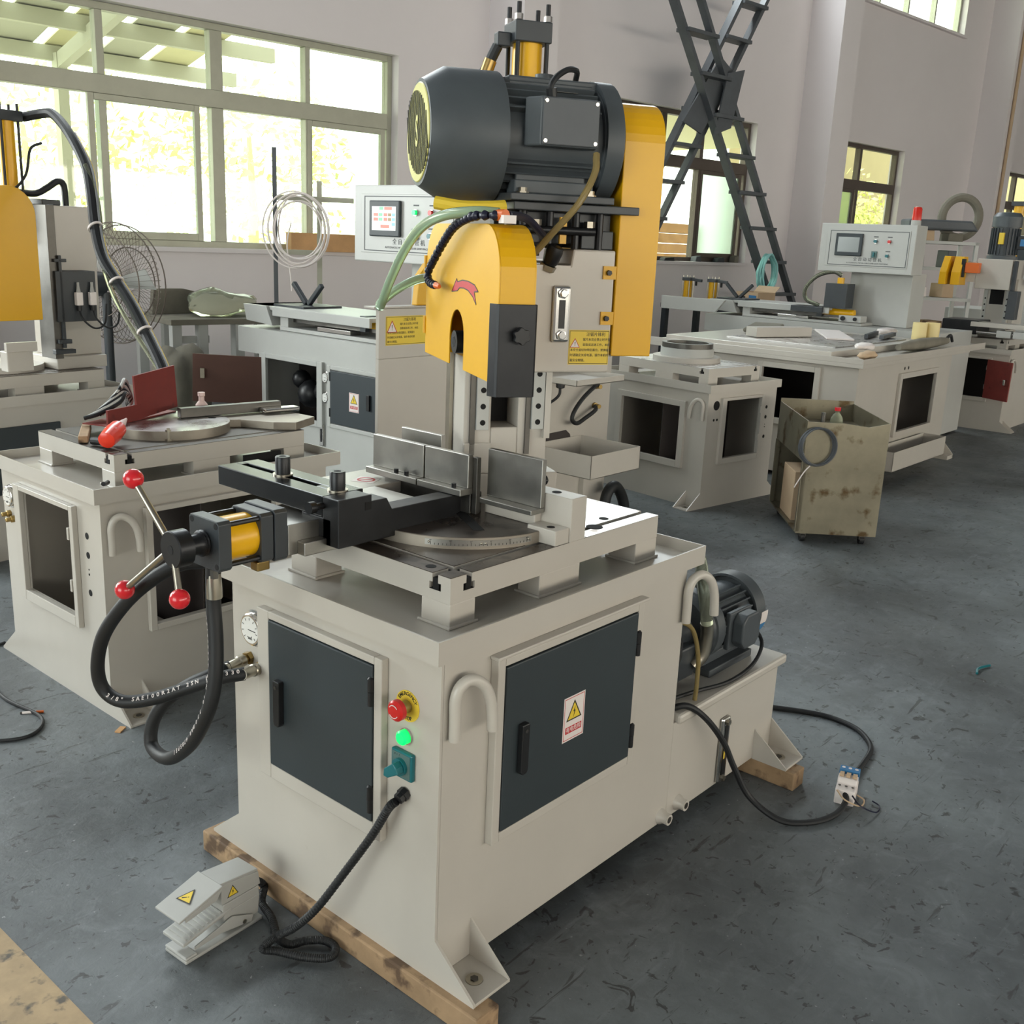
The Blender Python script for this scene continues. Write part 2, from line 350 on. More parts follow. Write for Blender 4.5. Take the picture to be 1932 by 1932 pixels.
# yard outside: ground, lean-to canopy, trees, stacked planks
yd = hb().box(H['s0'], 40, WT+0.24, 40, -0.3, -0.05).build('floor_yard', 'yard_ground', None, None); struct(yd)
cn = thing('lean_to_canopy', 'pale lean-to canopy with translucent sheets outside the long window', 'canopy', MW @ Vector((3.0, 9.0, 0)), WA)
def cz(t): return 4.35-(t-7.3)*0.22
for i in range(14):
    s = -3.2+i*0.62-0.0
    MB().add([(s-3, 7.3-9, cz(7.3)), (s+0.5-3, 7.3-9, cz(7.3)), (s+0.5-3, 11.6-9, cz(11.6)), (s-3, 11.6-9, cz(11.6)),
              (s-3, 7.3-9, cz(7.3)+.02), (s+0.5-3, 7.3-9, cz(7.3)+.02), (s+0.5-3, 11.6-9, cz(11.6)+.02), (s-3, 11.6-9, cz(11.6)+.02)],
             [(0,1,2,3),(4,5,6,7),(0,1,5,4),(1,2,6,5),(2,3,7,6),(3,0,4,7)]).build('roof_sheet', 'canopy_sheet' if i % 2 else 'canopy_steel', cn, None)
for t in (8.4, 9.6, 10.6, 11.55): MB().box(-6.4, 3.0, t-9-.05, t-9+.05, cz(t)-.17, cz(t)-.01).build('purlin', 'canopy_steel', cn, None)
for s in (-5.2, 0.75): MB().box(s-.06, s+.06, 11.4-9, 11.55-9, 0, cz(11.5)-.1).build('post', 'canopy_steel', cn, None)
for s in (-5.2, 0.75): MB().bar((s, 7.35-9, cz(7.35)-.2), (s, 11.5-9, cz(11.5)-.2), .1, .16).build('rafter', 'canopy_steel', cn, None)
def tree(s, t, h, rad, lab, n=1600):
    p = MW @ Vector((s, t, -0.05)); o = thing('tree', lab, 'tree', p, 0, 'trees in the yard')
    rr = random.Random(int(s*10)); MB().tube([(0,0,0), (0.1,0.05,h*0.4), (0,0,h*0.75)], lambda q: 0.14*(1-q*0.7), 8, 4).build('trunk', 'pale_bark', o)
    m = MB()
    for i in range(n):
        a = rr.uniform(0, 6.28); e = rr.gauss(0, 0.5); d = rad*rr.uniform(0.35, 1)**0.6; q = Vector((math.cos(a)*math.cos(e)*d, math.sin(a)*math.cos(e)*d, h*0.62+math.sin(e)*d*1.25))
        u = Vector((rr.gauss(0,1), rr.gauss(0,1), rr.gauss(0,1))).normalized(); v = u.orthogonal().normalized(); k = rr.uniform(0.06, 0.13)
        m.add([q-u*k, q+v*k*0.5, q+u*k, q-v*k*0.5], [(0,1,2,3)])
    fo = m.build('foliage', 'leaf', o, None); fo['kind'] = 'stuff'
for s, t, h, r_, lab in ((1.2, 15.5, 4.4, 2.1, 'bright tree behind the left half of the long window'), (5.2, 17.0, 4.0, 2.0, 'bright tree behind the middle of the long window'),
                   (9.0, 16.5, 4.2, 1.9, 'bright tree behind the right half of the long window'), (21.3, 11.6, 3.4, 1.2, 'green tree seen through the narrow far window')):
    tree(s, t, h, r_, lab)
pk = thing('plank_stack', 'stack of tan planks outside the second window', 'planks', MW @ Vector((11.55, 8.6, -0.05)), WA)
tag(hb().box(10.5, 18.0, 7.6, 14.0, 3.55, 3.65).build('yard_soffit', 'canopy_sheet', None, None), 'pale flat porch roof seen through the second window', 'roof')
tag(hb().box(19.5, 36, 13.0, 13.4, -0.05, 5.2).build('yard_building', 'ochre_render', None, None), 'ochre building wall seen through the far windows', 'building')
for i in range(13):
    MB().box(-0.75+random.uniform(-.03,.03), 0.42+random.uniform(-.03,.03), -0.2, 0.2, i*0.145, i*0.145+0.135).build('plank', 'fresh_wood', pk, None, 0.005)
# ------------------------------------------------------------------ parts shared by the saw cabinets (local frame: front at x=0, long side at y=0)
L1, W, ZB, ZR, ZF = 0.848, 0.664, 0.748, 0.795, 0.766
def hook(root, x, y, z, sy, dx=0.09, m='cream_paint'):         # cane shaped lifting hook welded to a long side
    yo = y+sy*0.014
    MB().tube([(x, yo, z-0.105), (x, yo, z-0.06), (x, yo, z-0.02), (x+dx*0.14, yo+sy*0.004, z+0.006), (x+dx*0.45, yo+sy*0.012, z+0.014), (x+dx*0.8, yo+sy*0.02, z-0.006), (x+dx, yo+sy*0.024, z-0.045), (x+dx*1.06, yo+sy*0.026, z-0.1)], 0.0115, 12, 5).build('lifting_hook', m, root)
def feet(root, x, y, sy, dx, m='cream_paint'):
    o = MB().box(min(x, x+dx), max(x, x+dx), min(y, y+sy*.11), max(y, y+sy*.11), .055, .062).build('foot_plate', m, root, None, .001)
    MB().ring((x+dx*.5, y+sy*.06, .062), (0,0,1), .008, .018, .002, 20).build('washer', 'zinc', o)
    MB().cyl((x+dx*.5, y+sy*.06, .062), (x+dx*.5, y+sy*.06, .066), .009, n=6).build('anchor_bolt', 'dark_steel', o)
    MB().prism([(y, .055), (y+sy*.11, .055), (y+sy*.11, .062), (y, .15)], 'x', x+dx*.98, x+dx*1.02).build('gusset', m, root, None)
def front_plate(root, m, opening=None):
    b = MB()
    pl = [(-.11,.055), (-.11,.062), (0,.15), (W,.15), (W+.11,.062), (W+.11,.055)]
    b.prism(pl, 'x', -.003, .003)
    if opening: b.frame('x', -.003, .003, 0, W, .15, ZB, *opening)
    else: b.box(-.003, .003, 0, W, .15, ZB)
    return b.build('front_plate', m, root, None)
def cabinet(root, m='cream_paint', front_open=None, side_open=None, far_open=None, L=L1, liner='interior_dark'):
    front_plate(root, m, front_open)
    b = MB()
    if side_open: b.frame('y', 0, .004, .003, L, .055, ZB, *side_open)
    else: b.box(.003, L, 0, .004, .055, ZB)
    if far_open: b.frame('y', W-.004, W, .003, L, .055, ZB, *far_open)
    else: b.box(.003, L, W-.004, W, .055, ZB)
    b.box(L-.004, L, .004, W-.004, .055, ZB)
    b.build('cabinet_shell', m, root, None)
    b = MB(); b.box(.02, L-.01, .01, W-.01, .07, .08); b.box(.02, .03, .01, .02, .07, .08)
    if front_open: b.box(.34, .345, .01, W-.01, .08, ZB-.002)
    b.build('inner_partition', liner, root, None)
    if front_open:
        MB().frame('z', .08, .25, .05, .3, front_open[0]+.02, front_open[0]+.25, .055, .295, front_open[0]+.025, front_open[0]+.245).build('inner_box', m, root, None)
    for sy, y in ((-1, 0), (1, W)): feet(root, .003, y, sy, .1, m)
def tray(root, m='cream_paint', x0=-.025, x1=.905, y0=-.0125, y1=.680):
    b = MB(); t = .004; b.box(x0+t, x1-t, y0+t, y1-t, ZB+.002, ZF)
    b.box(x0, x1, y0, y0+t, ZB, ZR); b.box(x0, x1, y1-t, y1, ZB, ZR); b.box(x0, x0+t, y0+t, y1-t, ZB, ZR); b.box(x1-t, x1, y0+t, y1-t, ZB, ZR)
    b.build('coolant_tray', m, root, None)
def t_table(root, m='cream_paint', top='oily_cast_top', x0=.088, x1=.808, y0=.0714, y1=.568, right=None):
    b = MB(); b.box(x0, x1, y0, y1, .817, .838)
    sx, sy = x0+.052, y0+.042
    for z0, z1, h in ((.838, .853, .016), (.853, .8705, .008)):
        for (a, c) in ((x0, sx-h), (sx+h, x1)):
            for (d, e) in ((y0, sy-h), (sy+h, y1)): b.box(a, c, d, e, z0, z1)
    b.build('table_casting', m, root, None)
    for h, z0, z1 in ((.0155, .8382, .8388),):
        MB().box(sx-h, sx+h, y0, y1, z0, z1).build('t_slot_shade', 'void_black', root, None); MB().box(x0, x1, sy-h, sy+h, z0, z1).build('t_slot_shade', 'void_black', root, None)  # dark inserts paint the shade at the slot bottoms
    h = .0078
    MB().box(sx-h, sx+h, y0+.002, y1-.002, .8388, .862).build('t_slot_shade', 'void_black', root, None); MB().box(x0+.002, x1-.002, sy-h, sy+h, .8388, .862).build('t_slot_shade', 'void_black', root, None)  # dark filler painting the shade between the slot walls
    h = .008
    for (a, c) in ((x0, sx-h), (sx+h, .52), (.52, x1)):
        for (d, e) in ((y0, sy-h), (sy+h, y1)):
            MB().box(a, c, d, e, .8705, .872).build('table_surface', (right or top) if a == .52 else top, root, None)  # right part can take a paler tone as a painted reflection
    for (a, c, d, e) in ((x0, x0+.072, y0, y0+.079), (x0, x0+.072, y1-.088, y1), (x0+.272, x0+.412, y0, y0+.06), (x1-.088, x1, y0, y0+.079), (x1-.088, x1, y1-.088, y1), (x0+.272, x0+.412, y1-.06, y1)):
        b = MB(); b.box(a, c, d, e, ZF, .817); b.box(a-.006, c+.006, d-.005, e+.006, ZF, ZF+.006); b.build('table_leg', m, root, None, .002)
def frame_lip(root, axis, at, out, u0, u1, v0, v1, U0, U1, V0, V1, m='cream_paint'):
    a, b = sorted((at, at+out)); return MB().frame(axis, a, b, u0, u1, v0, v1, U0, U1, V0, V1).build('door_frame', m, root, None, .002)
def gauge(root, x, y, z, r=.043, d=(-1,0,0)):
    d = Vector(d); c = Vector((x, y, z))
    g = MB().lathe(c, d, [(0, r), (.003, r), (.004, r*.86), (.014, r*.86), (.016, r*.8)], 32).build('pressure_gauge', 'chrome', root)
    MB().cyl(c+d*.0155, c+d*.0168, r*.72, n=28).build('dial', 'dial_white', g)
    up = Vector((0,0,1)); sd = up.cross(d).normalized()
    MB().bar(c+d*.0172-sd*r*.12, c+d*.0172+sd*r*.5, .0016, .0008, d).build('needle', 'label_black', g, None)
    for i in range(9):
        a = R(225-270*i/8); q = sd*math.cos(a)+up*math.sin(a); MB().bar(c+d*.0171+q*r*.52, c+d*.0171+q*r*.66, .0012, .0006, d).build('tick', 'label_black', g, None)
    text('bar', r*.3, axes(c+d*.0172-up*r*.42, -sd if d.x < 0 else sd, up), 'label_black', g)
    return g
def warning_triangle(parent, M, s, sym='!', fill='label_yellow', edge='label_black'):
    def tri(k, z0, z1): return MB(M).prism([(-s*k*.5, -s*k*.29), (s*k*.5, -s*k*.29), (0, s*k*.577)], 'z', z0, z1)
    tri(1, 0, .0002).build('triangle_border', edge, parent, None); tri(.8, .0002, .0004).build('triangle_field', fill, parent, None)
    if sym == '!':
        b = MB(M); b.prism([(-s*.035, s*.26), (s*.035, s*.26), (s*.02, -s*.02), (-s*.02, -s*.02)], 'z', .0004, .0006); b.box(-s*.025, s*.025, -s*.12, -s*.06, .0004, .0006)
    else: b = MB(M).prism([(s*.06, s*.3), (-s*.08, s*.06), (-s*.005, s*.07), (-s*.05, -s*.2), (s*.08, s*.11), (s*.01, s*.1)], 'z', .0004, .0006)
    b.build('triangle_symbol', 'label_black', parent, None)
def danger_sign(root, M, w=.074, h=.104):
    p = MB(M).box(-w/2, w/2, -h/2, h/2, 0, .0004).build('warning_sign', 'label_white', root, None, label='white sign with yellow lightning triangle')
    MB(M).frame('z', .0004, .0005, -w*.46, w*.46, -h*.47, h*.47, -w*.44, w*.44, -h*.455, h*.455).build('sign_border', 'label_red', p, None)
    warning_triangle(p, M @ Matrix.Translation((0, h*.1, .0004)), w*.72, 'z')
    MB(M).box(-w*.38, w*.38, -h*.33, -h*.18, .0004, .0006).build('sign_band', 'label_red', p, None)
    text('有电危险', h*.125, M @ Matrix.Translation((0, -h*.255, .0008)), 'label_white', p)
def saw_label(root, M, w=.108, h=.076):
    p = MB(M).box(-w/2, w/2, -h/2, h/2, 0, .0004).build('warning_label', 'label_yellow', root, None, label='yellow label with warning triangle and Chinese text')
    MB(M).frame('z', .0004, .0005, -w*.485, w*.485, -h*.475, h*.475, -w*.475, w*.475, -h*.46, h*.46).build('label_border', 'label_black', p, None)
    warning_triangle(p, M @ Matrix.Translation((-w*.35, h*.08, .0004)), w*.25, '!', 'label_white', 'label_red')
    for i, (t, x, sz) in enumerate((('注锯片锋利', -w*.08, .125), ('锯片未完全禁止时不要', -w*.16, .09), ('装取或送进工作，本机', -w*.16, .09), ('本安全盖切勿带层露出，更换锯片', -w*.46, .09), ('时请确定关掉电源，操作本机时请', -w*.46, .09), ('戴安全眼镜。', -w*.46, .09))):
        text(t, h*sz, M @ Matrix.Translation((x, h*(.37-.15*i), .0006)), 'label_black', p, align='LEFT', sx=.96)
def cabinet_door(root, M, w, h, handle_u, hinge_u, hinge_v, m='slate_door'):
    d = MB(M).box(0, w, 0, h, 0, .016).build('door', m, root, None, .0025)
    s = MB(M); s.prism([(handle_u-.011, h*.34), (handle_u-.011, h*.63), (handle_u+.011, h*.63), (handle_u+.011, h*.34), (handle_u+.006, h*.32), (handle_u-.006, h*.32)], 'z', .016, .030); s.build('handle', 'black_plastic', d, None, .002)
    MB(M).cyl((handle_u, h*.59, .030), (handle_u, h*.59, .0315), .004).build('lock', 'dark_steel', d)
    for v in hinge_v:
        hg = MB(M).lathe((hinge_u, v, .014), (0,0,0) if False else (0,1,0), [(0,.007),(.03,.007)], 12); hg.lathe((hinge_u, v+.031, .014), (0,1,0), [(0,.0075),(.026,.0075),(.03,.004)], 12)
        hg.build('hinge', 'black_plastic', d)
def fan_motor(root, M, r, L, cowl, m='motor_black', fins=26, box=None, name='motor'):      # along local +x, fan cowl at x=0
    mo = MB(M).lathe((cowl, 0, 0), (1,0,0), [(0, r*.8), (L-cowl-.05, r*.8), (L-cowl-.05, r*.98), (L-cowl-.012, r*.98), (L-cowl, r*.8)], 36).build(name, m, root)
    MB(M).lathe((0, 0, 0), (1,0,0), [(0, r*.72), (.001, r*.8), (cowl*.3, r), (cowl, r), (cowl, r*.93), (cowl*.9, r*.9)], 44).build('fan_cowl', m, mo)
    for k in range(fins):
        a = 2*math.pi*(k+.5)/fins
        if box and abs((math.degrees(a)-box+180) % 360-180) < 26: continue
        c, s_ = math.cos(a), math.sin(a)
        MB(M).bar((cowl+.004, c*r*.86, s_*r*.86), (L-.06, c*r*.86, s_*r*.86), r*.13, .004, (0, c, s_) if False else (0, -s_, c)).build('cooling_fin', m, mo, None)
    return mo
# ------------------------------------------------------------------ main machine
for x0, lab in ((-.022, 'stained wooden beam under the front feet of the nearest saw'), (1.315, 'short wooden beam under the rear foot of the nearest saw')):
    o = MB().box(x0, x0+.066, -.137, .795, 0, .055).build('wooden_beam', 'old_wood', None, None, .004); tag(o, lab, 'beam')
A = thing('pipe_cutting_saw', 'cream pipe cutting saw with yellow guard and big black motor, nearest machine', 'machine', (0, 0, .055))
A.location = (0, 0, 0)
MB().box(.004, L1, 0, W, .055, ZB).build('cabinet', 'cream_paint', A, None, .002)
front_plate(A, 'cream_paint')
for sy, y in ((-1, 0), (1, W)): feet(A, .003, y, sy, .1)
for sy, y in ((-1, 0), (1, W)):
    feet(A, 1.42, y, sy, -.105); MB().prism([(y, .055), (y+sy*.11, .055), (y+sy*.11, .062), (y, .15)], 'x', 1.416, 1.421).build('gusset', 'cream_paint', A, None)
tray(A)
# tank
MB().box(L1, 1.42, 0, W, .055, .328).build('oil_tank', 'cream_paint', A, None, .002)
MB().box(L1+.012, 1.452, -.012, W+.012, .322, .35).build('tank_lid', 'cream_paint', A, None, .008)
lv = MB().box(1.094, 1.138, -.012, 0, .062, .258).build('level_gauge', 'chrome', A, None, .006)
MB().box(1.108, 1.124, -.0135, -.012, .085, .235).build('sight_glass', 'black_plastic', lv, None)
MB().box(1.109, 1.116, -.0142, -.0135, .135, .165).build('level_mark', 'label_yellow', lv, None)
bolts(lv, [(1.116, -.012, .075), (1.116, -.012, .245)], (0,-1,0), .009, .008, 'zinc')
for x, z in ((.822, .075), (.902, .083)):
    d = MB().lathe((x, 0, z), (0,-1,0), [(0,.022),(.006,.02),(.014,.015),(.028,.015)], 18).build('drain_socket', 'cream_paint', A)
    MB().cyl((x, -.028, z), (x, -.0285, z), .009).build('drain_plug', 'dark_steel', d)
# doors
frame_lip(A, 'x', -.003, -.018, .144, .548, .315, .712, .1665, .5075, .35, .695)
d1 = cabinet_door(A, axes((-.0075, .5057, .352), (0,-1,0), (0,0,1)), .337, .341, .042, .332, (.02, .255))
frame_lip(A, 'y', 0, -.02, .134, .636, .31, .715, .156, .614, .331, .698)
MB().box(.13, .652, -.024, 0, .7155, .723).build('rain_lip', 'cream_paint', A, None, .002)
MD2 = axes((.1577, -.0065, .3334), (1,0,0), (0,0,1))
cabinet_door(A, MD2, .4547, .362, .052, .462, (.022, .255))
danger_sign(A, axes((.385, -.0227, .5145), (1,0,0), (0,0,1)))
hook(A, .022, 0, .69, -1, .074); hook(A, .838, 0, .715, -1, .085); hook(A, .022, W, .70, 1, .08)
gauge(A, -.003, .578, .648)
# front controls
es = MB().cyl((-.003, .088, .63), (-.0045, .088, .63), .032, n=36).build('emergency_stop', 'label_yellow', A, label='red mushroom button on round yellow plate')
MB().cyl((-.0045, .088, .63), (-.024, .088, .63), .0125).build('button_collar', 'zinc', es)
MB().lathe((-.024, .088, .63), (-1,0,0), [(0,.012),(.002,.021),(.012,.021),(.016,.017),(.017,.008)], 30).build('mushroom_button', 'red_button', es)
for a0 in (40, 220): MB(axes((-.0413, .088, .63), (0,-1,0), (0,0,1))).prism(arcpts((0,0), .0135, a0, a0+110, 10)+arcpts((0,0), .0120, a0+110, a0, 10), 'z', 0, .0006).build('arrow_mark', 'label_white', es, None)
def arc_text(word, r, a0, da, size, flip):
    for i, ch in enumerate(word):
        a = R(a0-da*i if not flip else a0+da*i); c = Vector((0, -math.cos(a), math.sin(a))); o = Vector((-.0047, .088, .63))+c*r
        up = c if not flip else -c; rt = up.cross(Vector((-1,0,0)))
        text(ch, size, axes(o, rt, up), 'label_black', es, bold=.0002)
arc_text('EMERGENCY', .0255, 150, 15, .0105, False); arc_text('STOP', .0255, 248, 15, .0105, True)
gl = MB().cyl((-.003, .09, .566), (-.008, .09, .566), .017, n=28).build('indicator_lamp', 'chrome', A, label='lit green pilot lamp')
MB().lathe((-.008, .09, .566), (-1,0,0), [(0,.0145),(.010,.0145),(.0135,.011)], 28).build('green_lens', 'lamp_green', gl)
sw = MB().box(-.014, -.003, .064, .122, .477, .535).build('selector_switch', 'teal_plastic', A, None, .003)
MB().box(-.0148, -.014, .068, .118, .481, .531).build('switch_plate', 'teal_plate', sw, None)
MB().cyl((-.0148, .093, .504), (-.022, .093, .504), .018, n=24).build('switch_boss', 'teal_plastic', sw)
MB(axes((-.022, .093, .504), (0,-.85,.55), (0,.55,.85))).prism([(-.03,-.004),(-.02,-.011),(.012,-.012),(.016,0),(.012,.012),(-.02,.009)], 'z', 0, .018).build('switch_lever', 'teal_plastic', sw, None, .002)
for i, t in enumerate(('0', '1', '2')): text(t, .006, axes((-.0149, .11-.006*i, .526), (0,-1,0), (0,0,1)), 'label_black', sw)
gd = MB().lathe((-.003, .09, .444), (-1,-.0,-.35), [(0,.014),(.012,.014),(.012,.012),(.022,.0115),(.024,.008)], 8).build('cable_gland', 'black_plastic', A)
# hydraulic fittings and hoses
def fitting(p, d, parent):
    f = MB().lathe(p, d, [(0,.015),(.012,.015),(.013,.011),(.02,.011)], 6).build('hose_fitting', 'brass', parent)
    MB().lathe(Vector(p)+Vector(d).normalized()*.02, d, [(0,.014),(.014,.014),(.016,.012),(.036,.0125),(.052,.0118)], 18).build('ferrule', 'zinc', f); return f
fitting((-.003, .602, .572), (-.85, -.12, -.05), A); fitting((-.003, .556, .562), (-.86, -.28, .12), A)
HA = [(-.195,.438,.868),(-.195,.442,.794),(-.2,.430,.717),(-.21,.422,.639),(-.22,.438,.563),(-.22,.505,.471),(-.21,.612,.394),(-.2,.695,.388),(-.19,.704,.439),(-.17,.677,.494),(-.13,.645,.531),(-.1,.61,.555),(-.06,.594,.5685)]
HBp = [(-.14,.49,.872),(-.16,.514,.853),(-.2,.549,.846),(-.24,.599,.806),(-.26,.67,.741),(-.27,.745,.654),(-.27,.78,.572),(-.26,.78,.515),(-.24,.739,.494),(-.2,.681,.507),(-.15,.626,.534),(-.11,.569,.563),(-.062,.5375,.5703)]
def printed_hose(pts, r, word, t0, step, size, side):
    h = MB().tube(pts, r, 14, 8).build('hydraulic_hose', 'black_rubber', A)
    P = smooth(pts, 20); n = len(P); cam_p = Vector((-1.2644, -1.2297, 1.5057)); acc = 0; i = int(t0*n); mm = MB()
    me_all = bmesh.new()
    for ch in word:
        if i >= n-2: break
        d = (P[i+1]-P[i]).normalized(); out = Vector(side); out = (out-d*out.dot(d)).normalized(); y = out.cross(d)
        if ch != ' ':
            me = text(ch, size, axes(P[i]+out*(r+.0003), d, y), 'label_white', None, ext=.0001, bold=.0003); me_all.from_mesh(me); bpy.data.meshes.remove(me)
        a = 0
        while a < step and i < n-2: a += (P[i+1]-P[i]).length; i += 1
    me = bpy.data.meshes.new('hose_print'); me_all.to_mesh(me); me_all.free(); me.materials.append(MATS['label_white'])
    o = bpy.data.objects.new('hose_print', me); COL.objects.link(o); o.parent = h; return h
printed_hose(HBp, .0148, '3/8" SAE100R2AT 2SN 10 330BAR 4785PSI', .62, .0112, .0125, (-.75,-.25,.62))
printed_hose(HA, .0148, 'AE100R2AT 2SN 10 330BAR 4785PSI', .12, .0112, .0125, (-.85,.45,.1))
fA = MB().lathe((-.195,.438,.898), (0,0,-1), [(0,.012),(.012,.012),(.014,.016),(.03,.016),(.032,.0125),(.045,.014),(.075,.0155),(.095,.0155)], 14).build('hose_fitting', 'zinc', A)
# table, turntable
t_table(A, right='worn_sheen_top')  # paler right part puts the table's bright reflection into the colour
for x, y, r in ((.142-.03, .15, .011), (.647+.03, .14, .012), (.60, .11, .02)):
    MB().cyl((x+.0, y, .8722), (x, y, .8726), r, n=20).build('bolt_hole', 'void_black', A)
DC = Vector((.415, .36, 0)); DR = .245
td = MB().lathe((*DC.xy, .872), (0,0,1), [(0,DR),(.024,DR),(.025,DR-.001)], 72).build('turntable', 'dull_rim', A)
MB().lathe((*DC.xy, .897), (0,0,1), [(0,DR-.002),(.0006,DR-.002)], 72).build('turntable_top', 'oily_cast_top', td)
b = MB(); n = 28; vs = []
def rim(a, r, z): return (DC.x+r*math.cos(R(a)), DC.y+r*math.sin(R(a)), z)
for i in range(n):
    a, c = 206+i*2.0, 208+i*2.0
    b.add([rim(a,DR,.879), rim(c,DR,.879), rim(c,DR,.892), rim(a,DR,.892), rim(a,DR+.0012,.879), rim(c,DR+.0012,.879), rim(c,DR+.0012,.892), rim(a,DR+.0012,.892)], [(0,1,2,3),(4,5,6,7),(0,1,5,4),(3,2,6,7),(0,3,7,4),(1,2,6,5)])
sc_ = b.build('angle_scale', 'ground_steel', td)
for i in range(27):
    a = 209+i*2; z1 = .887 if i % 5 == 0 else .884
    MB().bar(rim(a, DR+.0014, .880), rim(a, DR+.0014, z1), .0009, .0005, (math.cos(R(a)), math.sin(R(a)), 0)).build('scale_mark', 'label_black', sc_, None)
    if i % 5 == 0:
        c = Vector((math.cos(R(a)), math.sin(R(a)), 0)); text(str(abs(i-15)*3)+'°', .0045, axes(Vector(rim(a, DR+.0016, .8895)), Vector((0,0,1)).cross(c), (0,0,1)), 'label_black', sc_)
for a in (208, 234, 236, 260): MB().sphere(rim(a, DR+.0012, .8855), .0028, 8).build('rivet', 'zinc', sc_)
# head frame
MH = Matrix.Translation(DC) @ Matrix.Rotation(R(-30.5), 4, 'Z')
def hm(): return MB(MH)
hm().box(-.024, 0, -.19, .09, .8974, .8982).build('blade_slot_shade', 'void_black', td, None)  # flat black inlay painting the shade of the slot
# vise: base, arm, slotted bar, jaw plates
vb = MB().box(-.056, .30, .385, .53, .872, .936).build('vise_slide', 'ground_steel', A, None, .002)
MB().box(-.035, .10, .36, .385, .872, .90).build('vise_gib', 'ground_steel', A, None, .002)
MB().box(.27, .43, .54, .69, .905, .932).build('slide_cover', 'cream_paint', A, None, .002)
MB(axes((.335, .60, .9322), (.9,.43,0), (-.43,.9,0))).box(-.028, .028, -.028, .028, 0, .0003).build('cover_sticker', 'label_white', A, None)
MB(axes((.335, .60, .9326), (.9,.43,0), (-.43,.9,0))).ring((0,0,0), (0,0,1), .017, .022, .0003, 28).build('prohibition_ring', 'label_red', A)
MB(axes((.335, .60, .9326), (.9,.43,0), (-.43,.9,0))).prism([(-.014,.012),(-.011,.015),(.014,-.012),(.011,-.015)], 'z', 0, .0003).build('prohibition_bar', 'label_red', A, None)
va = MB(); va.prism([(.02,.885),(.02,.986),(.108,.986),(.108,.972),(.150,.972),(.165,.946),(.375,.944),(.375,.905),(.30,.885)], 'y', .322, .372)
va.build('vise_arm', 'black_steel', A, None, .002)
vbk = MB().box(.02, .11, .346, .44, .885, .9415).build('vise_block', 'black_steel', A, None, .002)
sb = MB()
sb.frame('z', .9425, .986, .02, .128, .372, .742, .066, .084, .452, .718); sb.build('slotted_bar', 'black_gloss', A, None, .002)
MB().box(.0665, .0835, .4525, .7175, .9415, .955).build('slot_bottom', 'void_black', A, None)
for y in (.393, .578):
    o = MB().cyl((.076, y, .986), (.076, y, .989), .022, n=24).build('washer', 'zinc', A)
    MB().lathe((.076, y, .989), (0,0,1), [(0,.0165),(.036,.0165),(.038,.0155)], 24).build('cap_screw', 'black_steel', A)
    MB().cyl((.076, y, .9905), (.076, y, 1.0274), .008, n=6).build('hex_socket', 'void_black', A)
so = MB().cyl((.02, .372, .967), (-.002, .372, .967), .007, n=12).build('side_screw', 'black_steel', A)
MB().cyl((-.002, .372, .967), (-.016, .372, .967), .0125, n=18).build('side_screw_head', 'black_steel', A)
MB().box(.0895, .106, .3212, .322, .955, .972).build('arm_pocket', 'void_black', A, None)
for y0, y1 in ((.304, .4425), (.4475, .622)):
    b = MB(); b.box(.352, .392, y0, y1, .945, .960); b.box(.376, .392, y0, y1, .960, 1.036); b.build('jaw_plate', 'ground_steel', A, None, .0015)
bolts(A, [(.363, y, .960) for y in (.335, .49, .525)], (0,0,1), .006, .009)
MB().box(.392, .405, .292, .306, .90, 1.03).build('jaw_end', 'dark_steel', A, None, .001)
MB().box(.392, .43, .31, .60, .897, .945).build('jaw_bracket', 'dark_steel', A, None, .002)
MB().box(.436, .450, .45, .587, .94, 1.052).build('rear_jaw_plate', 'ground_steel', A, None, .0015)
# fixed jaw at the right
b = MB(); b.box(.452, .505, .066, .27, .872, .970); b.box(.405, .452, .07, .150, .872, .906); b.box(.43, .452, .15, .30, .898, .926); b.build('fixed_jaw_block', 'cream_paint', A, None, .002)
MB().cyl((.478, .13, .970), (.478, .13, .9706), .011).build('bolt_hole', 'void_black', A); MB().cyl((.425, .1, .906), (.425, .1, .9066), .009).build('bolt_hole', 'void_black', A)
b = MB(); b.box(.404, .450, .140, .300, .926, .937); b.box(.436, .450, .140, .300, .937, 1.046); b.build('jaw_plate', 'ground_steel', A, None, .0015)
# clamping cylinder with three-ball hand wheel
cyl_y, cz_ = .44, .918
def sq(x0, x1, h, m, nm, ch=.006):
    return MB().prism([(cyl_y-h+ch, cz_-h), (cyl_y+h-ch, cz_-h), (cyl_y+h, cz_-h+ch), (cyl_y+h, cz_+h-ch), (cyl_y+h-ch, cz_+h), (cyl_y-h+ch, cz_+h), (cyl_y-h, cz_+h-ch), (cyl_y-h, cz_-h+ch)], 'x', x0, x1).build(nm, m, A, None, .0015)
f1 = sq(-.212, -.184, .05, 'black_paint', 'cylinder_cap'); sq(-.116, -.088, .05, 'black_paint', 'cylinder_flange'); sq(-.086, -.056, .053, 'black_paint', 'cylinder_mount')
MB().cyl((-.184, cyl_y, cz_), (-.116, cyl_y, cz_), .044, n=36).build('cylinder_tube', 'yellow_tube', A)
for dy in (-.04, .04):
    for dz in (-.04, .04):
        MB().cyl((-.184, cyl_y+dy, cz_+dz), (-.116, cyl_y+dy, cz_+dz), .0055, n=10).build('tie_rod', 'black_steel', A)
        MB().cyl((-.212, cyl_y+dy, cz_+dz), (-.2125, cyl_y+dy, cz_+dz), .006, n=12).build('socket_screw', 'void_black', f1)
hubo = MB().lathe((-.212, cyl_y, cz_), (-1,0,0), [(0,.024),(.003,.026),(.006,.023),(.009,.026),(.012,.023),(.02,.02),(.040,.02),(.041,.036),(.070,.036),(.072,.034)], 32).build('handwheel_hub', 'black_steel', A)
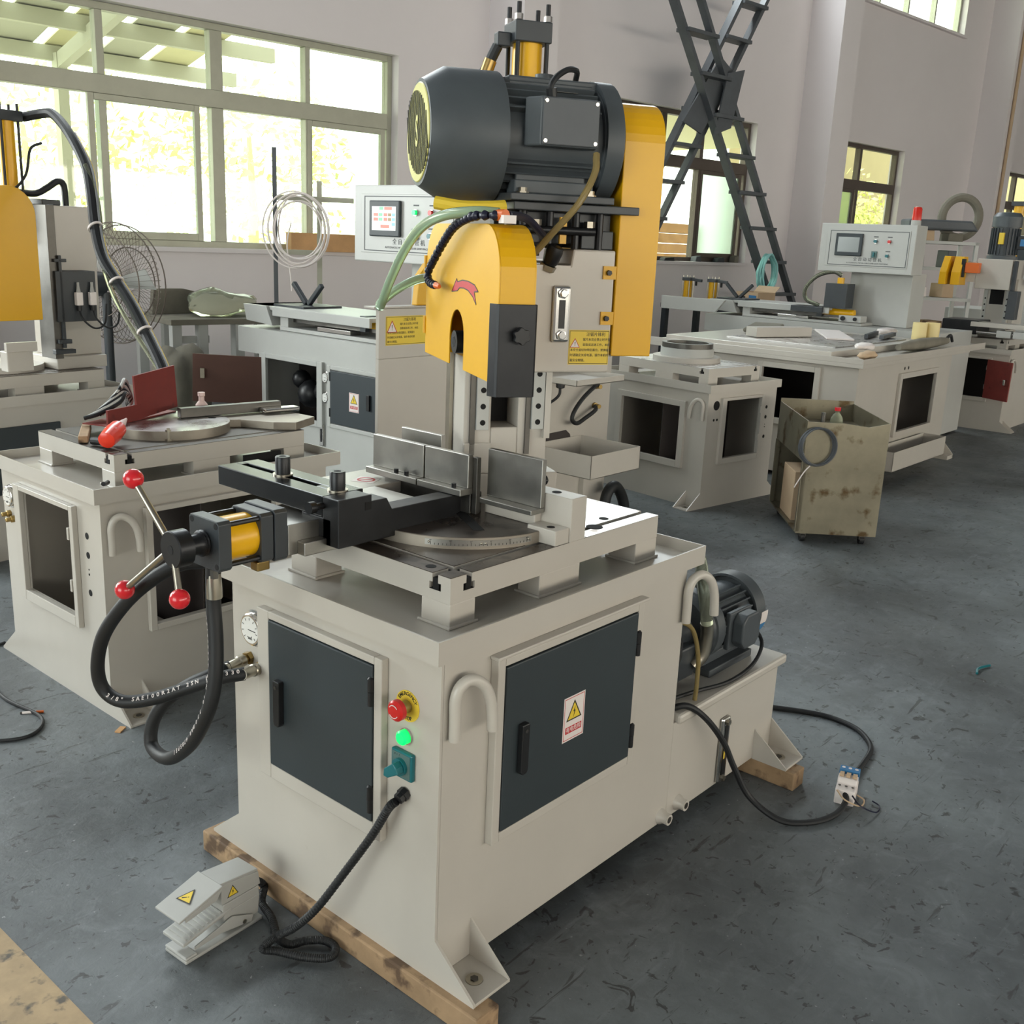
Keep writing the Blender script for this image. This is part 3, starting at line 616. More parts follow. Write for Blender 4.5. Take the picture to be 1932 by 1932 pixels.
MB().cyl((-.284, cyl_y, cz_), (-.2845, cyl_y, cz_), .009, n=16).build('hub_bore', 'void_black', hubo)
for c in ((-.29,.55,1.035), (-.29,.606,.798), (-.29,.405,.832)):
    c = Vector(c); h0 = Vector((-.272, cyl_y+.01, cz_)); d = (c-h0).normalized()
    MB().cyl(h0+d*.03, c-d*.008, .0066, n=12).build('lever', 'zinc', A)
    MB().sphere(c, .0195, 20).build('lever_ball', 'red_plastic', A)
MB().cyl((-.205, cyl_y-.02, cz_-.05), (-.205, cyl_y-.02, cz_-.068), .008, n=6).build('bleed_screw', 'dark_steel', A)
MB().box(-.12, -.09, .40, .425, cz_-.07, cz_-.05).build('port_block', 'brass', A, None, .003)
# ---- column and slide (head frame)
b = hm(); b.box(.03, .098, .105, .22, .955, 1.30); b.box(.166, .242, .105, .22, .955, 1.30); b.box(.098, .166, .105, .22, .955, 1.066); b.box(.098, .166, .19, .22, 1.066, 1.30)
b.build('column', 'cream_paint', A, None, .003)
hm().box(.099, .165, .187, .1895, 1.067, 1.28).build('column_recess_shade', 'void_black', A, None)  # black sheet painting the shade at the back of the recess
b = hm(); b.box(.005, .27, .09, .26, .8976, .955); b.box(.03, .10, .0985, .105, .955, 1.03); b.build('column_foot', 'cream_paint', A, None, .004)
for u0, u1 in ((.058, .089), (.197, .228)):
    rl = hm().box(u0, u1, .092, .105, 1.062, 1.30).build('slide_rail', 'pale_pink' if False else 'grey_paint', A, None, .001)
    for k in range(6): hm().cyl(((u0+u1)/2, .092, 1.08+.0388*k), ((u0+u1)/2, .0915, 1.08+.0388*k), .0068, n=16).build('rail_bolt', 'void_black', rl)
hm().box(.044, .057, .0985, .105, 1.0, 1.29).build('slide_strip', 'dark_steel', A, None); hm().box(.184, .196, .0985, .105, 1.0, 1.29).build('slide_strip', 'dark_steel', A, None)
hm().box(.229, .244, .09, .105, 1.04, 1.29).build('slide_strip', 'cream_paint', A, None)
hm().box(.02, .029, .20, .235, .92, 1.28).build('chip_strip', 'zinc', A, None)
# gear housing
b = hm(); b.prism([(.03,1.225),(.304,1.225),(.304,1.49),(.205,1.49),(.20,1.455),(.03,1.455)], 'y', -.10, .085); b.box(.05, .29, .085, .30, 1.24, 1.46)
b.build('gear_housing', 'cream_paint', A, None, .004)
MB(MH).prism([(-.1002,1.40),(-.085,1.455),(-.10,1.455)], 'x', .045, .2).build('housing_slope', 'cream_paint', A, None)
br = hm().lathe((.15, -.09, 1.445), (.25,-.35,1), [(0,.019),(.012,.019)], 6).build('breather', 'zinc', A)
hm().lathe((.153, -.094, 1.457), (.25,-.35,1), [(0,.014),(.006,.017),(.03,.0185),(.04,.016),(.042,.01)], 20).build('breather_cap', 'black_plastic', br)
og = hm().box(.161, .201, -.112, -.10, 1.292, 1.413).build('level_gauge', 'chrome', A, None, .006)
hm().box(.174, .188, -.1132, -.112, 1.322, 1.383).build('sight_glass', 'black_plastic', og, None)
for z in (1.308, 1.397): hm().lathe((.181, -.112, z), (0,-1,0), [(0,.0115),(.005,.0115),(.0055,.009),(.010,.008)], 6).build('gauge_bolt', 'chrome', og)
saw_label(A, MH @ axes((.2535, -.1002, 1.281), (1,0,0), (0,0,1)), .096, .076)
for z in (1.443, 1.345):
    tb = hm().box(.282-.006, .306, -.104, -.10, z-.014, z+.014).build('cover_tab', 'yellow_paint', A, None); hm().cyl((.288, -.104, z), (.288, -.111, z), .006, n=6).build('tab_bolt', 'black_steel', tb)
# blade guard (hollow, arched, slotted on its left face)
def round_top(v0, v1, z0, z1, r, n=8):
    return [(v0, z0)]+[(v0, z1-r)]+arcpts((v0+r, z1-r), r, 180, 90, n)[1:]+arcpts((v1-r, z1-r), r, 90, 0, n)+[(v1, z0)]
out = round_top(-.365, .198, 1.235, 1.532, .095)
slot = [(-.024, 1.235), (-.024, 1.30)]+arcpts((-.08, 1.30), .056, 0, 180, 14)+[(-.136, 1.235)]
b = hm(); b.prism(out+slot, 'x', -.045, -.042); gdp = b.build('blade_guard', 'yellow_paint', A, None, .0008)
inn = round_top(-.362, .195, 1.235, 1.529, .092)
b = hm(); n = len(out)
for i in range(n-1):
    p, q, p2, q2 = out[i], out[i+1], inn[i], inn[i+1]
    b.add([(-.042,*p),(-.042,*q),(-.042,*q2),(-.042,*p2),(.026,*p),(.026,*q),(.026,*q2),(.026,*p2)], [(0,1,5,4),(3,2,6,7),(0,1,2,3),(4,5,6,7)])
b.prism(round_top(-.365, .198, 1.235, 1.532, .095), 'x', .0255, .028)
b.build('guard_rim', 'yellow_paint', gdp, 40)
for z in (1.30, 1.44): hm().cyl((-.046, .2, z-.02), (-.046, .2, z+.02), .005, n=10).build('guard_hinge', 'yellow_paint', gdp)
MA = MH @ axes((-.0452, 0, 0), (0,-1,0), (0,0,1))
def neg(pts): return [(-p[0], p[1]) for p in pts]
arrow = neg([(-.034,1.391),(-.071,1.4195),(-.079,1.4135),(-.116,1.4185),(-.159,1.4185),(-.206,1.4135),(-.232,1.402),(-.205,1.400),(-.22,1.376),(-.195,1.390),(-.161,1.400),(-.128,1.403),(-.095,1.402),(-.079,1.395)])
cx_ = sum(p[0] for p in arrow)/len(arrow); cy_ = sum(p[1] for p in arrow)/len(arrow)
hm2 = MB(MA).prism(arrow, 'z', 0, .0003).build('rotation_arrow', 'label_red', gdp, None, label='red curved arrow')
ab = MB(MA); na = len(arrow)
for i in range(na):
    p, q = arrow[i], arrow[(i+1) % na]; ab.bar((p[0],p[1],.0004), (q[0],q[1],.0004), .0022, .0004)
ab.build('arrow_outline', 'label_black', gdp, None)
ar = hm().cyl((-.01, -.08, 1.288), (-.05, -.08, 1.288), .0245, n=24).build('arbor_nut', 'black_steel', A); hm().cyl((-.05, -.08, 1.288), (-.0505, -.08, 1.288), .012, n=6).build('hex_socket', 'void_black', ar)
# black sliding shield with knob
sh = hm(); sh.prism([(-.058,-.352),(-.050,-.372),(-.046,-.376),(.026,-.376),(.031,-.371),(.031,-.352),(.028,-.352),(.028,-.369),(.024,-.373),(-.045,-.373),(-.048,-.370),(-.055,-.352)], 'z', 1.214, 1.388)
sh = sh.build('sliding_shield', 'black_steel', A, None, .0008)
kb = []
for i in range(24): a = 2*math.pi*i/24; rr = .0165 if (i//2) % 2 else .0135; kb.append((-.006+rr*math.cos(a), 1.331+rr*math.sin(a)))
hm().prism(kb, 'y', -.398, -.384).build('star_knob', 'black_plastic', sh, None, .001); hm().cyl((-.006,-.384,1.331), (-.006,-.376,1.331), .009).build('knob_stem', 'black_plastic', sh)
# belt cover
bco = round_top(-.10, .30, 1.262, 1.802, .085); b = hm(); b.prism(bco, 'x', .308, .404); b.build('belt_cover', 'yellow_paint', A, None, .002)
# motor mounting plates, screws, motor
mz = 1.711; mv = 0.0
hm().box(.045, .275, -.14, .13, 1.583, 1.598).build('motor_plate', 'black_paint', A, None, .002)
hm().box(.06, .345, -.118, .16, 1.565, 1.582).build('base_plate', 'black_paint', A, None, .002)
hm().box(.06, .30, .02, .05, 1.492, 1.565).build('lift_bracket', 'black_paint', A, None, .002); hm().box(.06, .30, -.07, -.055, 1.5, 1.565).build('lift_bracket', 'black_paint', A, None, .002)
hm().box(.225, .30, -.09, .12, 1.491, 1.53).build('bracket_block', 'black_paint', A, None, .002)
for u in (.09, .15, .21, .265): hm().cyl((u, -.09, 1.49), (u, -.09, 1.565), .0085, n=10).build('adjusting_screw', 'black_steel', A)
for u in (.118, .24): hm().cyl((u, -.095, 1.535), (u, -.095, 1.548), .012, n=6).build('lock_nut', 'zinc', A)
hm().box(.172, .187, -.098, -.09, 1.50, 1.555).build('bracket_flag', 'yellow_paint', A, None)
hm().cyl((.07, -.1, 1.527), (.25, -.1, 1.527), .009, n=12).build('guide_rod', 'black_steel', A)
MM = MH @ Matrix.Translation((-.117, mv, mz))
mo = fan_motor(A, MM, .132, .424, .158, fins=34, box=180, name='spindle_motor')
mo['label'] = 'black electric motor with fan cowl and terminal box'
gr = hm().lathe((-.1172, mv, mz), (-1,0,0), [(0,.099),(.002,.097),(.0025,.09)], 40).build('fan_grille', 'grille_yellow', mo); 
for i in range(-9, 10):
    for sgn in (1, -1):
        x = i*.0105; hh = math.sqrt(max(0, .088**2-(x*.94)**2))
        if sgn == 1: hm().bar((-.1202, mv+x-hh*.25, mz-hh*.95), (-.1202, mv+x+hh*.25, mz+hh*.95), .0040, .001, (1,0,0)).build('grille_slot', 'void_black', gr, None)
text('S', .085, MH @ axes((-.1212, mv, mz), (0,-1,0), (0,0,1)), 'grille_yellow', gr, 'grille_emblem', bold=.002, sx=.55)
bx = hm().prism([(.075,-.115),(.10,-.152),(.222,-.152),(.235,-.115)], 'z', 1.69, 1.785).build('terminal_box', 'motor_black', mo, None, .004)
hm().box(.100, .223, -.157, -.153, 1.693, 1.783).build('box_lid', 'steel_grey_paint', bx, None, .002)
for u in (.107, .216):
    for z in (1.70, 1.776): hm().lathe((u, -.157, z), (0,-1,0), [(0,.0048),(.002,.004)], 12).build('lid_screw', 'chrome', bx)
hm().tube([(.125,-.135,1.785),(.12,-.14,1.805),(.135,-.13,1.825),(.17,-.10,1.845),(.205,-.06,1.85),(.215,-.03,1.835)], .0062, 8, 5).build('motor_cable', 'black_rubber', mo)
hm().cyl((.125,-.135,1.785), (.122,-.138,1.802), .011, n=10).build('cable_gland', 'black_plastic', mo)
b = hm(); b.box(.06, .235, -.115, -.06, 1.598, 1.625); b.box(.06, .235, .06, .115, 1.598, 1.625); b.box(.07, .225, -.09, .09, 1.60, 1.64); b.build('motor_feet', 'motor_black', mo, None, .003)
for u in (.075, .225): hm().lathe((u, -.125, 1.598), (0,0,1), [(0,.013),(.003,.013),(.003,.009),(.011,.009)], 6).build('foot_bolt', 'zinc', mo)
b = hm(); b.prism(arcpts((0, mz), .118, 0, 360, 39)[:-1], 'x', .255, .30); b.build('end_shield', 'motor_black', mo, None, .003)
b = hm(); b.box(.06, .265, -.045, .045, mz+.10, mz+.123); b.build('top_rib', 'motor_black', mo, None, .004)
hm().box(.135, .20, -.088, -.05, mz+.092, mz+.0925).build('rating_plate', 'dark_steel', mo, None)
hm().cyl((.155, 0, mz+.12), (.155, 0, mz+.135), .02, n=12).build('eye_bolt_boss', 'motor_black', mo)
# feed cylinder on top
fu, fv = .165, .15
ft = hm().cyl((fu, fv, 1.46), (fu, fv, 1.931), .0335, n=36).build('feed_cylinder', 'yellow_tube', A)
hm().box(fu-.043, fu+.043, fv-.043, fv+.043, 1.928, 1.971).build('cylinder_cap', 'black_paint', ft, None, .002)
for du in (-.034, .034):
    for dv in (-.034, .034):
        hm().cyl((fu+du, fv+dv, 1.47), (fu+du, fv+dv, 2.008), .0052, n=10).build('tie_rod', 'black_steel', ft)
        hm().cyl((fu+du, fv+dv, 1.972), (fu+du, fv+dv, 1.984), .0095, n=6).build('tie_nut', 'chrome', ft)
hm().box(fu-.075, fu-.043, fv-.015, fv+.015, 1.918, 1.948).build('port_block', 'black_paint', ft, None, .003)
hm().tube([(fu-.07,fv,1.92),(fu-.085,fv+.01,1.885),(fu-.105,fv+.03,1.83),(fu-.12,fv+.06,1.70),(fu-.12,fv+.08,1.5)], .0125, 10, 5).build('feed_hose', 'black_rubber', A)
hm().lathe((fu-.083,fv+.008,1.89), (-.3,.1,-.9), [(0,.0145),(.03,.0145),(.032,.012)], 12).build('hose_ferrule', 'brass', A)
# coolant lines: clear hose loop, jointed nozzle, grease line
hm().tube([(-.02,-.27,1.552),(-.06,-.24,1.553),(-.10,-.16,1.545),(-.12,-.05,1.52),(-.13,.06,1.47),(-.14,.16,1.40),(-.145,.235,1.34),(-.14,.26,1.345),(-.11,.24,1.375),(-.07,.22,1.40),(-.03,.215,1.41)], .0105, 12, 6).build('coolant_hose', 'green_tube', A)
NP = smooth([(-.03,-.30,1.547),(-.06,-.27,1.546),(-.07,-.218,1.540),(-.07,-.125,1.523),(-.07,-.048,1.493),(-.07,.034,1.453),(-.07,.083,1.426),(-.07,.085,1.412),(-.07,.05,1.402),(-.07,-.01,1.401)], 8)
acc = 0; last = NP[0]; k = 0
for i in range(1, len(NP)):
    acc += (NP[i]-NP[i-1]).length
    if acc > .0165:
        d = (NP[i]-last).normalized(); hm().lathe(last, d, [(0,.006),(.002,.0075),(.007,.0095),(.010,.0095),(.013,.007),(.018,.0058)], 12).build('nozzle_segment', 'blue_black', A); last = NP[i].copy(); acc = 0
hm().lathe(last, (0,-1,-.05), [(0,.0075),(.012,.007),(.028,.004)], 12).build('nozzle_tip', 'orange_plastic', A)
hm().lathe((-.02,-.31,1.548), (-.4,.9,0), [(0,.011),(.02,.011),(.021,.009),(.03,.009)], 12).build('coolant_tap', 'orange_plastic', A)
hm().tube([(-.01,-.30,1.548),(.03,-.25,1.548),(.07,-.2,1.54),(.12,-.15,1.51)], .008, 10, 5).build('coolant_feed', 'blue_black', A)
hm().box(-.03, -.005, -.33, -.30, 1.533, 1.548).build('tap_bracket', 'label_white', A, None)
hm().tube([(.215,-.17,1.68),(.205,-.19,1.64),(.17,-.20,1.58),(.12,-.19,1.52),(.085,-.16,1.47),(.06,-.12,1.44)], .0072, 10, 6).build('grease_hose', 'amber_tube', A)
hm().tube([(-.09,-.05,1.572),(-.04,-.08,1.565),(.02,-.10,1.567),(.045,-.10,1.57)], .014, 10, 5).build('wrapped_hose', 'label_yellow', A)
# pump motor on the tank
MP = Matrix.Translation((1.425, .155, .475)) @ Matrix.Rotation(math.pi, 4, 'Z')
pm = fan_motor(A, MP, .105, .30, .075, fins=26, box=90, name='pump_motor'); pm['label'] = 'black hydraulic pump motor'
b = MB(); b.box(1.12, 1.36, .06, .25, .35, .372); b.box(1.13, 1.35, .09, .22, .372, .40); b.build('motor_foot', 'motor_black', pm, None, .003)
bx = MB(axes((1.25, .065, .47), (1,0,0), (0,0,1))).prism([(-.06,-.055),(.06,-.055),(.06,.055),(-.06,.055)], 'z', 0, .016).build('terminal_box', 'motor_black', pm, None, .004)
MB(axes((1.255, .05, .47), (1,0,0), (0,0,1))).prism([(-.05,-.03),(-.03,-.05),(.03,-.05),(.05,-.03),(.05,.03),(.03,.05),(-.03,.05),(-.05,.03)], 'z', 0, .036).build('box_lid', 'motor_black', bx, None, .005)
MB().ring((1.20,.155,.585), (0,1,0), .012, .019, .008, 18).build('lifting_eye', 'dark_steel', pm)
MB().lathe((.99,.155,.475), (1,0,0), [(0,.05),(.05,.06),(.09,.06),(.10,.095),(.14,.1)], 24).build('pump_flange', 'black_paint', pm)
b = MB(); b.box(.93,1.05,.07,.2,.38,.47); b.box(.90,.96,.1,.17,.47,.56); b.build('valve_block', 'black_paint', pm, None, .006)
MB(Matrix.Translation((1.395,.155,.475))).prism(arcpts((0,0), .1058, -62, -38, 5)+arcpts((0,0), .1066, -38, -62, 5), 'x', -.02, .02).build('energy_sticker', 'blue_sticker', pm, None)
MB(Matrix.Translation((1.395,.155,.475))).prism(arcpts((0,0), .1058, 198, 214, 5)+arcpts((0,0), .1066, 214, 198, 5), 'x', -.018, .02).build('energy_sticker', 'blue_sticker', pm, None)
MB(Matrix.Translation((1.395,.155,.475))).prism(arcpts((0,0), .1058, 176, 197, 5)+arcpts((0,0), .1066, 197, 176, 5), 'x', -.018, .02).build('efficiency_sticker', 'label_white', pm, None)
MB().tube([(.90,.02,.768),(.94,.02,.74),(.985,.03,.66),(1.03,.04,.58),(1.06,.05,.53)], .017, 12, 5).build('drain_hose', 'clear_tube', A)
MB().tube([(1.055,.048,.535),(1.065,.05,.50),(1.062,.055,.44),(1.04,.07,.41)], .018, 12, 5).build('drain_elbow', 'zinc', A)
MB().tube([(.86,.03,.60),(.93,.02,.56),(.965,.015,.48),(.968,.012,.40),(.965,.012,.352)], .0062, 10, 6).build('coolant_pipe', 'amber_tube', A)
for dz in (0, .012, .024): MB().tube([(.85,.05,.46+dz),(.89,.03,.47+dz),(.90,.03,.51+dz),(.87,.04,.56+dz)], .004, 8, 5).build('wire', 'black_rubber', A)
MB().tube([(.86,.06,.36),(1.0,.03,.36),(1.12,.0,.36),(1.25,.0,.37),(1.36,.03,.39),(1.38,.06,.42),(1.33,.07,.44)], .0055, 8, 6).build('motor_lead', 'black_rubber', A)
# ------------------------------------------------------------------ foot pedal with its cable, breaker, leads on the floor
FP = thing('foot_pedal', 'grey hooded foot pedal switch with yellow warning triangles on the floor', 'foot switch', (-.285, .49, 0), 0)
fm = lambda: MB(Matrix.Rotation(R(4), 4, 'Z'))
b = fm(); b.box(0, .205, -.037, .037, 0, .009); b.box(.0, .03, -.037, .037, .009, .016); b.build('base', 'grey_plastic', FP, None, .003)
b = fm(); b.prism([(.105,.02),(.195,.02),(.20,.07),(.10,.07)], 'y', -.034, .034); b.build('housing', 'grey_plastic', FP, None, .004)
b = fm(); b.prism([(.095,.071),(.20,.071),(.195,.105),(.11,.118),(.095,.116)], 'y', -.036, .036); 
b.prism([(-.015,.088),(.095,.117),(.095,.123),(-.015,.093)], 'y', -.042, .042); b.prism([(.095,.116),(.195,.105),(.195,.111),(.095,.123)], 'y', -.034, .034)
b.prism([(.0,.083),(.08,.095),(.095,.117),(0,.092)], 'y', -.042, -.039); b.prism([(.0,.083),(.08,.095),(.095,.117),(0,.092)], 'y', .039, .042)
hd = b.build('hood', 'grey_plastic', FP, None, .002); hd.location.z = .022
fm().box(.10, .198, -.034, .034, .066, .09).build('housing', 'grey_plastic', FP, None, .003)
fp = fm().prism([(-.004,.044),(.12,.068),(.12,.076),(-.004,.052)], 'y', -.036, .036).build('treadle', 'grey_plastic', FP, None, .002)
for i in range(9):
    x = .008+i*.011; fm().bar((x, -.030, .0535+x*.195), (x, .030, .0535+x*.195), .0035, .003, (-.2,0,1)).build('treadle_rib', 'grey_plastic', fp, None)
fm().prism([(.09,.03),(.17,.015),(.175,.03),(.12,.055),(.02,.035),(.02,.028)], 'y', -.041, -.037).build('side_arm', 'grey_plastic', FP, None, .001)
fm().cyl((.15,-.041,.026), (.15,-.043,.026), .005).build('pivot_screw', 'zinc', FP)
_y = Vector((-.58,.8,-.156)); _n = Vector((-.26,0,.966)); MT = Matrix.Rotation(R(4), 4, 'Z') @ axes((.035, 0, .1068), _y.cross(_n), _y)
warning_triangle(hd, MT @ Matrix.Translation((0, 0, .0012)), .042)
warning_triangle(hd, Matrix.Rotation(R(4), 4, 'Z') @ axes((.125, -.0362, .090), (1,0,0), (0,0,1)), .03, 'z')
fm().box(.135, .165, -.014, .014, .1125, .1165).build('cover_label', 'dark_steel', FP, None)
def corrugated(pts, r, n=12, k=60):
    P = smooth(pts, 24); L_ = len(P); return lambda t: r*(1+.10*math.sin(t*k*2*math.pi))
CP = [(-.09,.515,.06),(-.055,.535,.055),(-.03,.53,.03),(-.028,.50,.016),(-.045,.44,.014),(-.075,.375,.014),(-.07,.338,.014),(-.04,.325,.014),(-.012,.292,.016),(-.012,.258,.016),(-.04,.246,.014),(-.075,.285,.014),(-.105,.335,.018),(-.128,.357,.026),(-.125,.35,.042),(-.108,.312,.075),(-.085,.265,.135),(-.06,.20,.245),(-.045,.14,.345),(-.035,.105,.415),(-.028,.0905,.434)]
CP = [(p[0]-(.03 if p[2] < .03 else 0), p[1], p[2]) for p in CP]
cb = MB(); cb.tube(CP, lambda t: .0088*(1+.07*math.sin(t*240*2*math.pi)), 10, 40)
tag(cb.build('pedal_cable', 'black_rubber'), 'black corrugated cable from the foot pedal up to the saw front', 'cable')
BK = thing('circuit_breaker', 'small white circuit breaker with blue top lying on the floor', 'circuit breaker', (1.40, -.26, 0), R(16))
b = MB(); b.prism([(-.05,.0),(.045,.0),(.045,.048),(.02,.05),(.015,.065),(-.015,.065),(-.02,.05),(-.05,.045)], 'y', -.027, .027); b.build('breaker_body', 'label_white', BK, None, .003)
MB().box(.020, .0455, -.0275, .0275, .048, .0745).build('breaker_band', 'blue_sticker', BK, None, .001)
for y in (-.018, 0, .018):
    MB().box(-.008, .012, y-.006, y+.006, .065, .072).build('toggle', 'carton', BK, None, .001); MB().cyl((-.032, y, .05), (-.032, y, .0505), .004).build('terminal_screw', 'dark_steel', BK)
    MB().cyl((.034, y, .0745), (.034, y, .075), .005).build('terminal_screw', 'label_white', BK)
tag(MB().tube([(.865,.03,.352),(.90,-.005,.362),(.95,-.035,.32),(1.02,-.055,.235),(1.06,-.075,.15),(1.10,-.11,.06),(1.13,-.19,.012),(1.19,-.255,.008),(1.27,-.285,.010),(1.335,-.285,.02),(1.36,-.272,.036)], .0085, 10, 8).build('power_cable', 'black_rubber'), 'black power cable sagging from the saw tank to the breaker', 'cable')
tag(MB().tube([(1.44,-.248,.034),(1.50,-.235,.016),(1.62,-.22,.009),(1.735,-.195,.009),(1.82,-.12,.009),(1.845,-.03,.009),(1.83,.05,.009),(1.77,.17,.009),(1.70,.30,.009),(1.66,.5,.009)], .0085, 10, 8).build('supply_cable', 'black_rubber'), 'black supply cable curving over the floor behind the tank', 'cable')
for dz, y in ((0, -.30), (.006, -.255)): tag(MB().tube([(1.34,y,.045),(1.33,y-.03,.03),(1.37,y-.06,.006),(1.41,y-.055,.006),(1.42,y-.03,.008)], .0022, 6, 5).build('loose_wire', 'carton' if dz else 'blue_black'), 'thin pale loose wire end beside the breaker' if dz else 'thin dark loose wire end beside the breaker', 'wire')
c = thing('cigarette', 'half smoked cigarette lying on the floor by the left cabinet', 'cigarette', (.018, 1.811, .004), R(-35))
MB().cyl((-.028,0,0), (.012,0,0), .004, n=12).build('paper', 'label_white', c); MB().cyl((.012,0,0), (.034,0,0), .0041, n=12).build('filter', 'orange_plastic', c); MB().cyl((-.034,0,0), (-.028,0,0), .0036, n=10).build('ash', 'dark_steel', c)
tag(MB().tube([(.20,2.42,.006),(.13,2.40,.006),(.06,2.30,.006),(.02,2.12,.006),(.0,1.95,.006),(.02,1.75,.006),(-.06,1.66,.006),(-.17,1.72,.006),(-.30,1.88,.006),(-.42,2.0,.006)], .0055, 8, 8).build('floor_lead', 'black_rubber'), 'thin black lead looping over the floor at the left edge', 'cable')
tag(MB(Matrix.Translation((.155,1.52,0)) @ Matrix.Rotation(.6, 4, 'Z')).box(-.018,.018,-.009,.009,0,.004).build('wood_chip', 'fresh_wood', None, None), 'small pale wood chip on the floor beside the left cabinet foot', 'wood chip')
# ------------------------------------------------------------------ left saw base without doors
def sibling(label, loc, rz, m='cream_paint', front=True, side=None, far=None, top='oily_cast_top', table=True):
    r = thing('circular_saw_machine', label, 'machine', loc, rz)
    fo = (.1665, .5075, .35, .695) if front else None
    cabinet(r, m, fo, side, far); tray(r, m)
    if front: frame_lip(r, 'x', -.003, -.018, .144, .548, .315, .712, .1665, .5075, .35, .695, m)
    if front:
        for z in (.43, .60): MB().box(-.024, -.010, .168, .180, z, z+.04).build('hinge_half', m, r, None, .002)
    for z, rr in ((.628,.011), (.566,.011), (.504,.004), (.52,.003), (.444,.011)):
        if front: MB().cyl((-.003, .09, z), (-.0036, .09, z), rr, n=16).build('panel_hole', 'void_black', r)
    hook(r, .022, 0, .69, -1, .074, m); hook(r, .022, W, .69, 1, .074, m)
    if table: t_table(r, m, top)
    return r
B = sibling('cream saw base without doors left of the nearest saw, tools on its table', (.185, 1.617, -.055), 0, side=(.156, .614, .331, .698), top='dark_steel')
frame_lip(B, 'y', 0, -.02, .134, .636, .31, .715, .156, .614, .331, .698)
gauge(B, -.003, .60, .655, .04)
for y, z in ((.62, .59), (.592, .577)): MB().lathe((-.003, y, z), (-1,0,.0), [(0,.012),(.012,.012),(.014,.008),(.028,.008),(.03,.005)], 8).build('port_fitting', 'brass', B)
b = MB(); b.lathe((.44, .345, .872), (0,0,1), [(0,.205),(.03,.205)], 64); b.build('turntable', 'dull_rim', B)
MB().lathe((.44, .345, .902), (0,0,1), [(0,.203),(.0008,.203)], 64).build('turntable_top', 'worn_sheen_top', B)
MB().prism([(.60,.27),(.66,.24),(.72,.13),(.78,.08),(.91,.14),(.90,.26),(.70,.40),(.62,.42)], 'z', .872, .90).build('swivel_arm', 'dull_rim', B, None, .002)
MB().cyl((.59,.31,.9028),(.59,.31,.9032), .014).build('bolt_hole', 'void_black', B)
MB().box(.46, .63, .04, .085, .797, .812).build('cover_strip', 'yellow_paint', B, None) if False else None
Z = .817+.03+.001
# red bracket plates standing on the turntable
rb = thing('red_bracket', 'red-oxide steel bracket leaning on the turntable of the left base', 'bracket', (.56, 2.03, .8485), R(22))
MB(Matrix.Rotation(R(-4), 4, 'Y')).box(-.02, .20, -.004, .004, .004, .155).build('tall_plate', 'red_oxide', rb, None, .001)
MB().box(-.17, .0, -.006, .002, 0, .055).build('low_plate', 'red_oxide', rb, None, .001); MB().box(-.17, .19, -.004, .1, 0, .004).build('bottom_plate', 'red_oxide', rb, None)
wl = MB(Matrix.Translation((.56, 2.03, .8485)) @ Matrix.Rotation(R(22), 4, 'Z'))
cbn = thing('cable_bundle', 'coiled grey and black control cables heaped behind the red bracket', 'cables', (.56, 2.03, .8525), R(22))
for i in range(8):
    MB().tube([(-.16+.012*i, .10, .014), (-.13+.015*i, .06, .03+.010*i), (-.06+.012*i, .035+.006*i, .06+.009*i), (-.01+.004*i, .05, .085-.004*i), (.04, .085, .03)], .007, 8, 5).build('cable_loop', ('black_rubber', 'grey_paint')[i % 2], cbn)
sb_ = tag(MB().bar((.68, 1.985, .866), (1.07, 1.935, .866), .03, .034).build('steel_bar', 'dark_steel', None, None, .002), 'long flat steel bar lying across the left turntable', 'bar')
tag(MB().bar((.97, 1.905, .858), (1.115, 1.885, .858), .05, .016).build('roll_clamp', 'chrome', None, None, .006), 'flat chrome clamp lying at the end of the swivel arm', 'clamp')
st = tag(MB().bar((.285, 1.90, .830), (.40, 2.10, .830), .03, .022).build('wooden_stick', 'old_wood', None, None, .003), 'brown wooden stick lying at the back of the left table', 'stick')
gb = thing('glue_bottle', 'red-orange squeeze bottle lying on the left table', 'bottle', (.335, 1.80, .8475), R(40))
MB().lathe((-.06,0,.0), (1,0,.22), [(0,.018),(.004,.026),(.06,.03),(.10,.027),(.115,.012)], 20).build('bottle_body', 'orange_bottle', gb); MB().lathe((.052,0,.025), (1,0,.25), [(0,.013),(.03,.011),(.04,.008),(.06,.004)], 14).build('nozzle', 'pale_pink', gb)
MB().box(-.02,.03,-.018,.018,.033,.0345).build('bottle_label', 'label_white', gb, None)
pl = tag(MB().tube([(.295,1.86,.831),(.305,1.835,.832),(.315,1.80,.831)], .012, 10, 4).build('plier_handle', 'black_plastic'), 'black dipped plier handle beside the squeeze bottle', 'pliers')
bt = thing('hex_bolt', 'zinc bolt standing upright on the left turntable rim', 'bolt', (.52, 1.79, .817))
MB().cyl((0,0,0),(0,0,.006), .012, n=6).build('bolt_head', 'zinc', bt); MB().cyl((0,0,.006),(0,0,.042), .005, n=12).build('bolt_shank', 'zinc', bt); MB().cyl((0,0,.030),(0,0,.036), .010, n=6).build('bolt_nut', 'zinc', bt)
tag(MB().tube([(.21,1.64,.745),(.23,1.665,.738),(.245,1.68,.738)], .007, 8, 3).build('tray_screw', 'black_steel'), 'small black screw lying in the left tray', 'screw')
gl_ = thing('spray_bottle', 'pale pink small bottle behind the steel bar', 'bottle', (.80, 2.03, .8175+.031)); MB().lathe((0,0,0),(0,0,1), [(0,.022),(.03,.022),(.045,.01),(.06,.01),(.062,.013),(.075,.013)], 16).build('bottle_body', 'pale_pink', gl_)
# black box painted as the shaded gap under the left table
MB().box(.55, .70, .062, .0715, .772, .812).build('table_gap_shade', 'void_black', B, None)
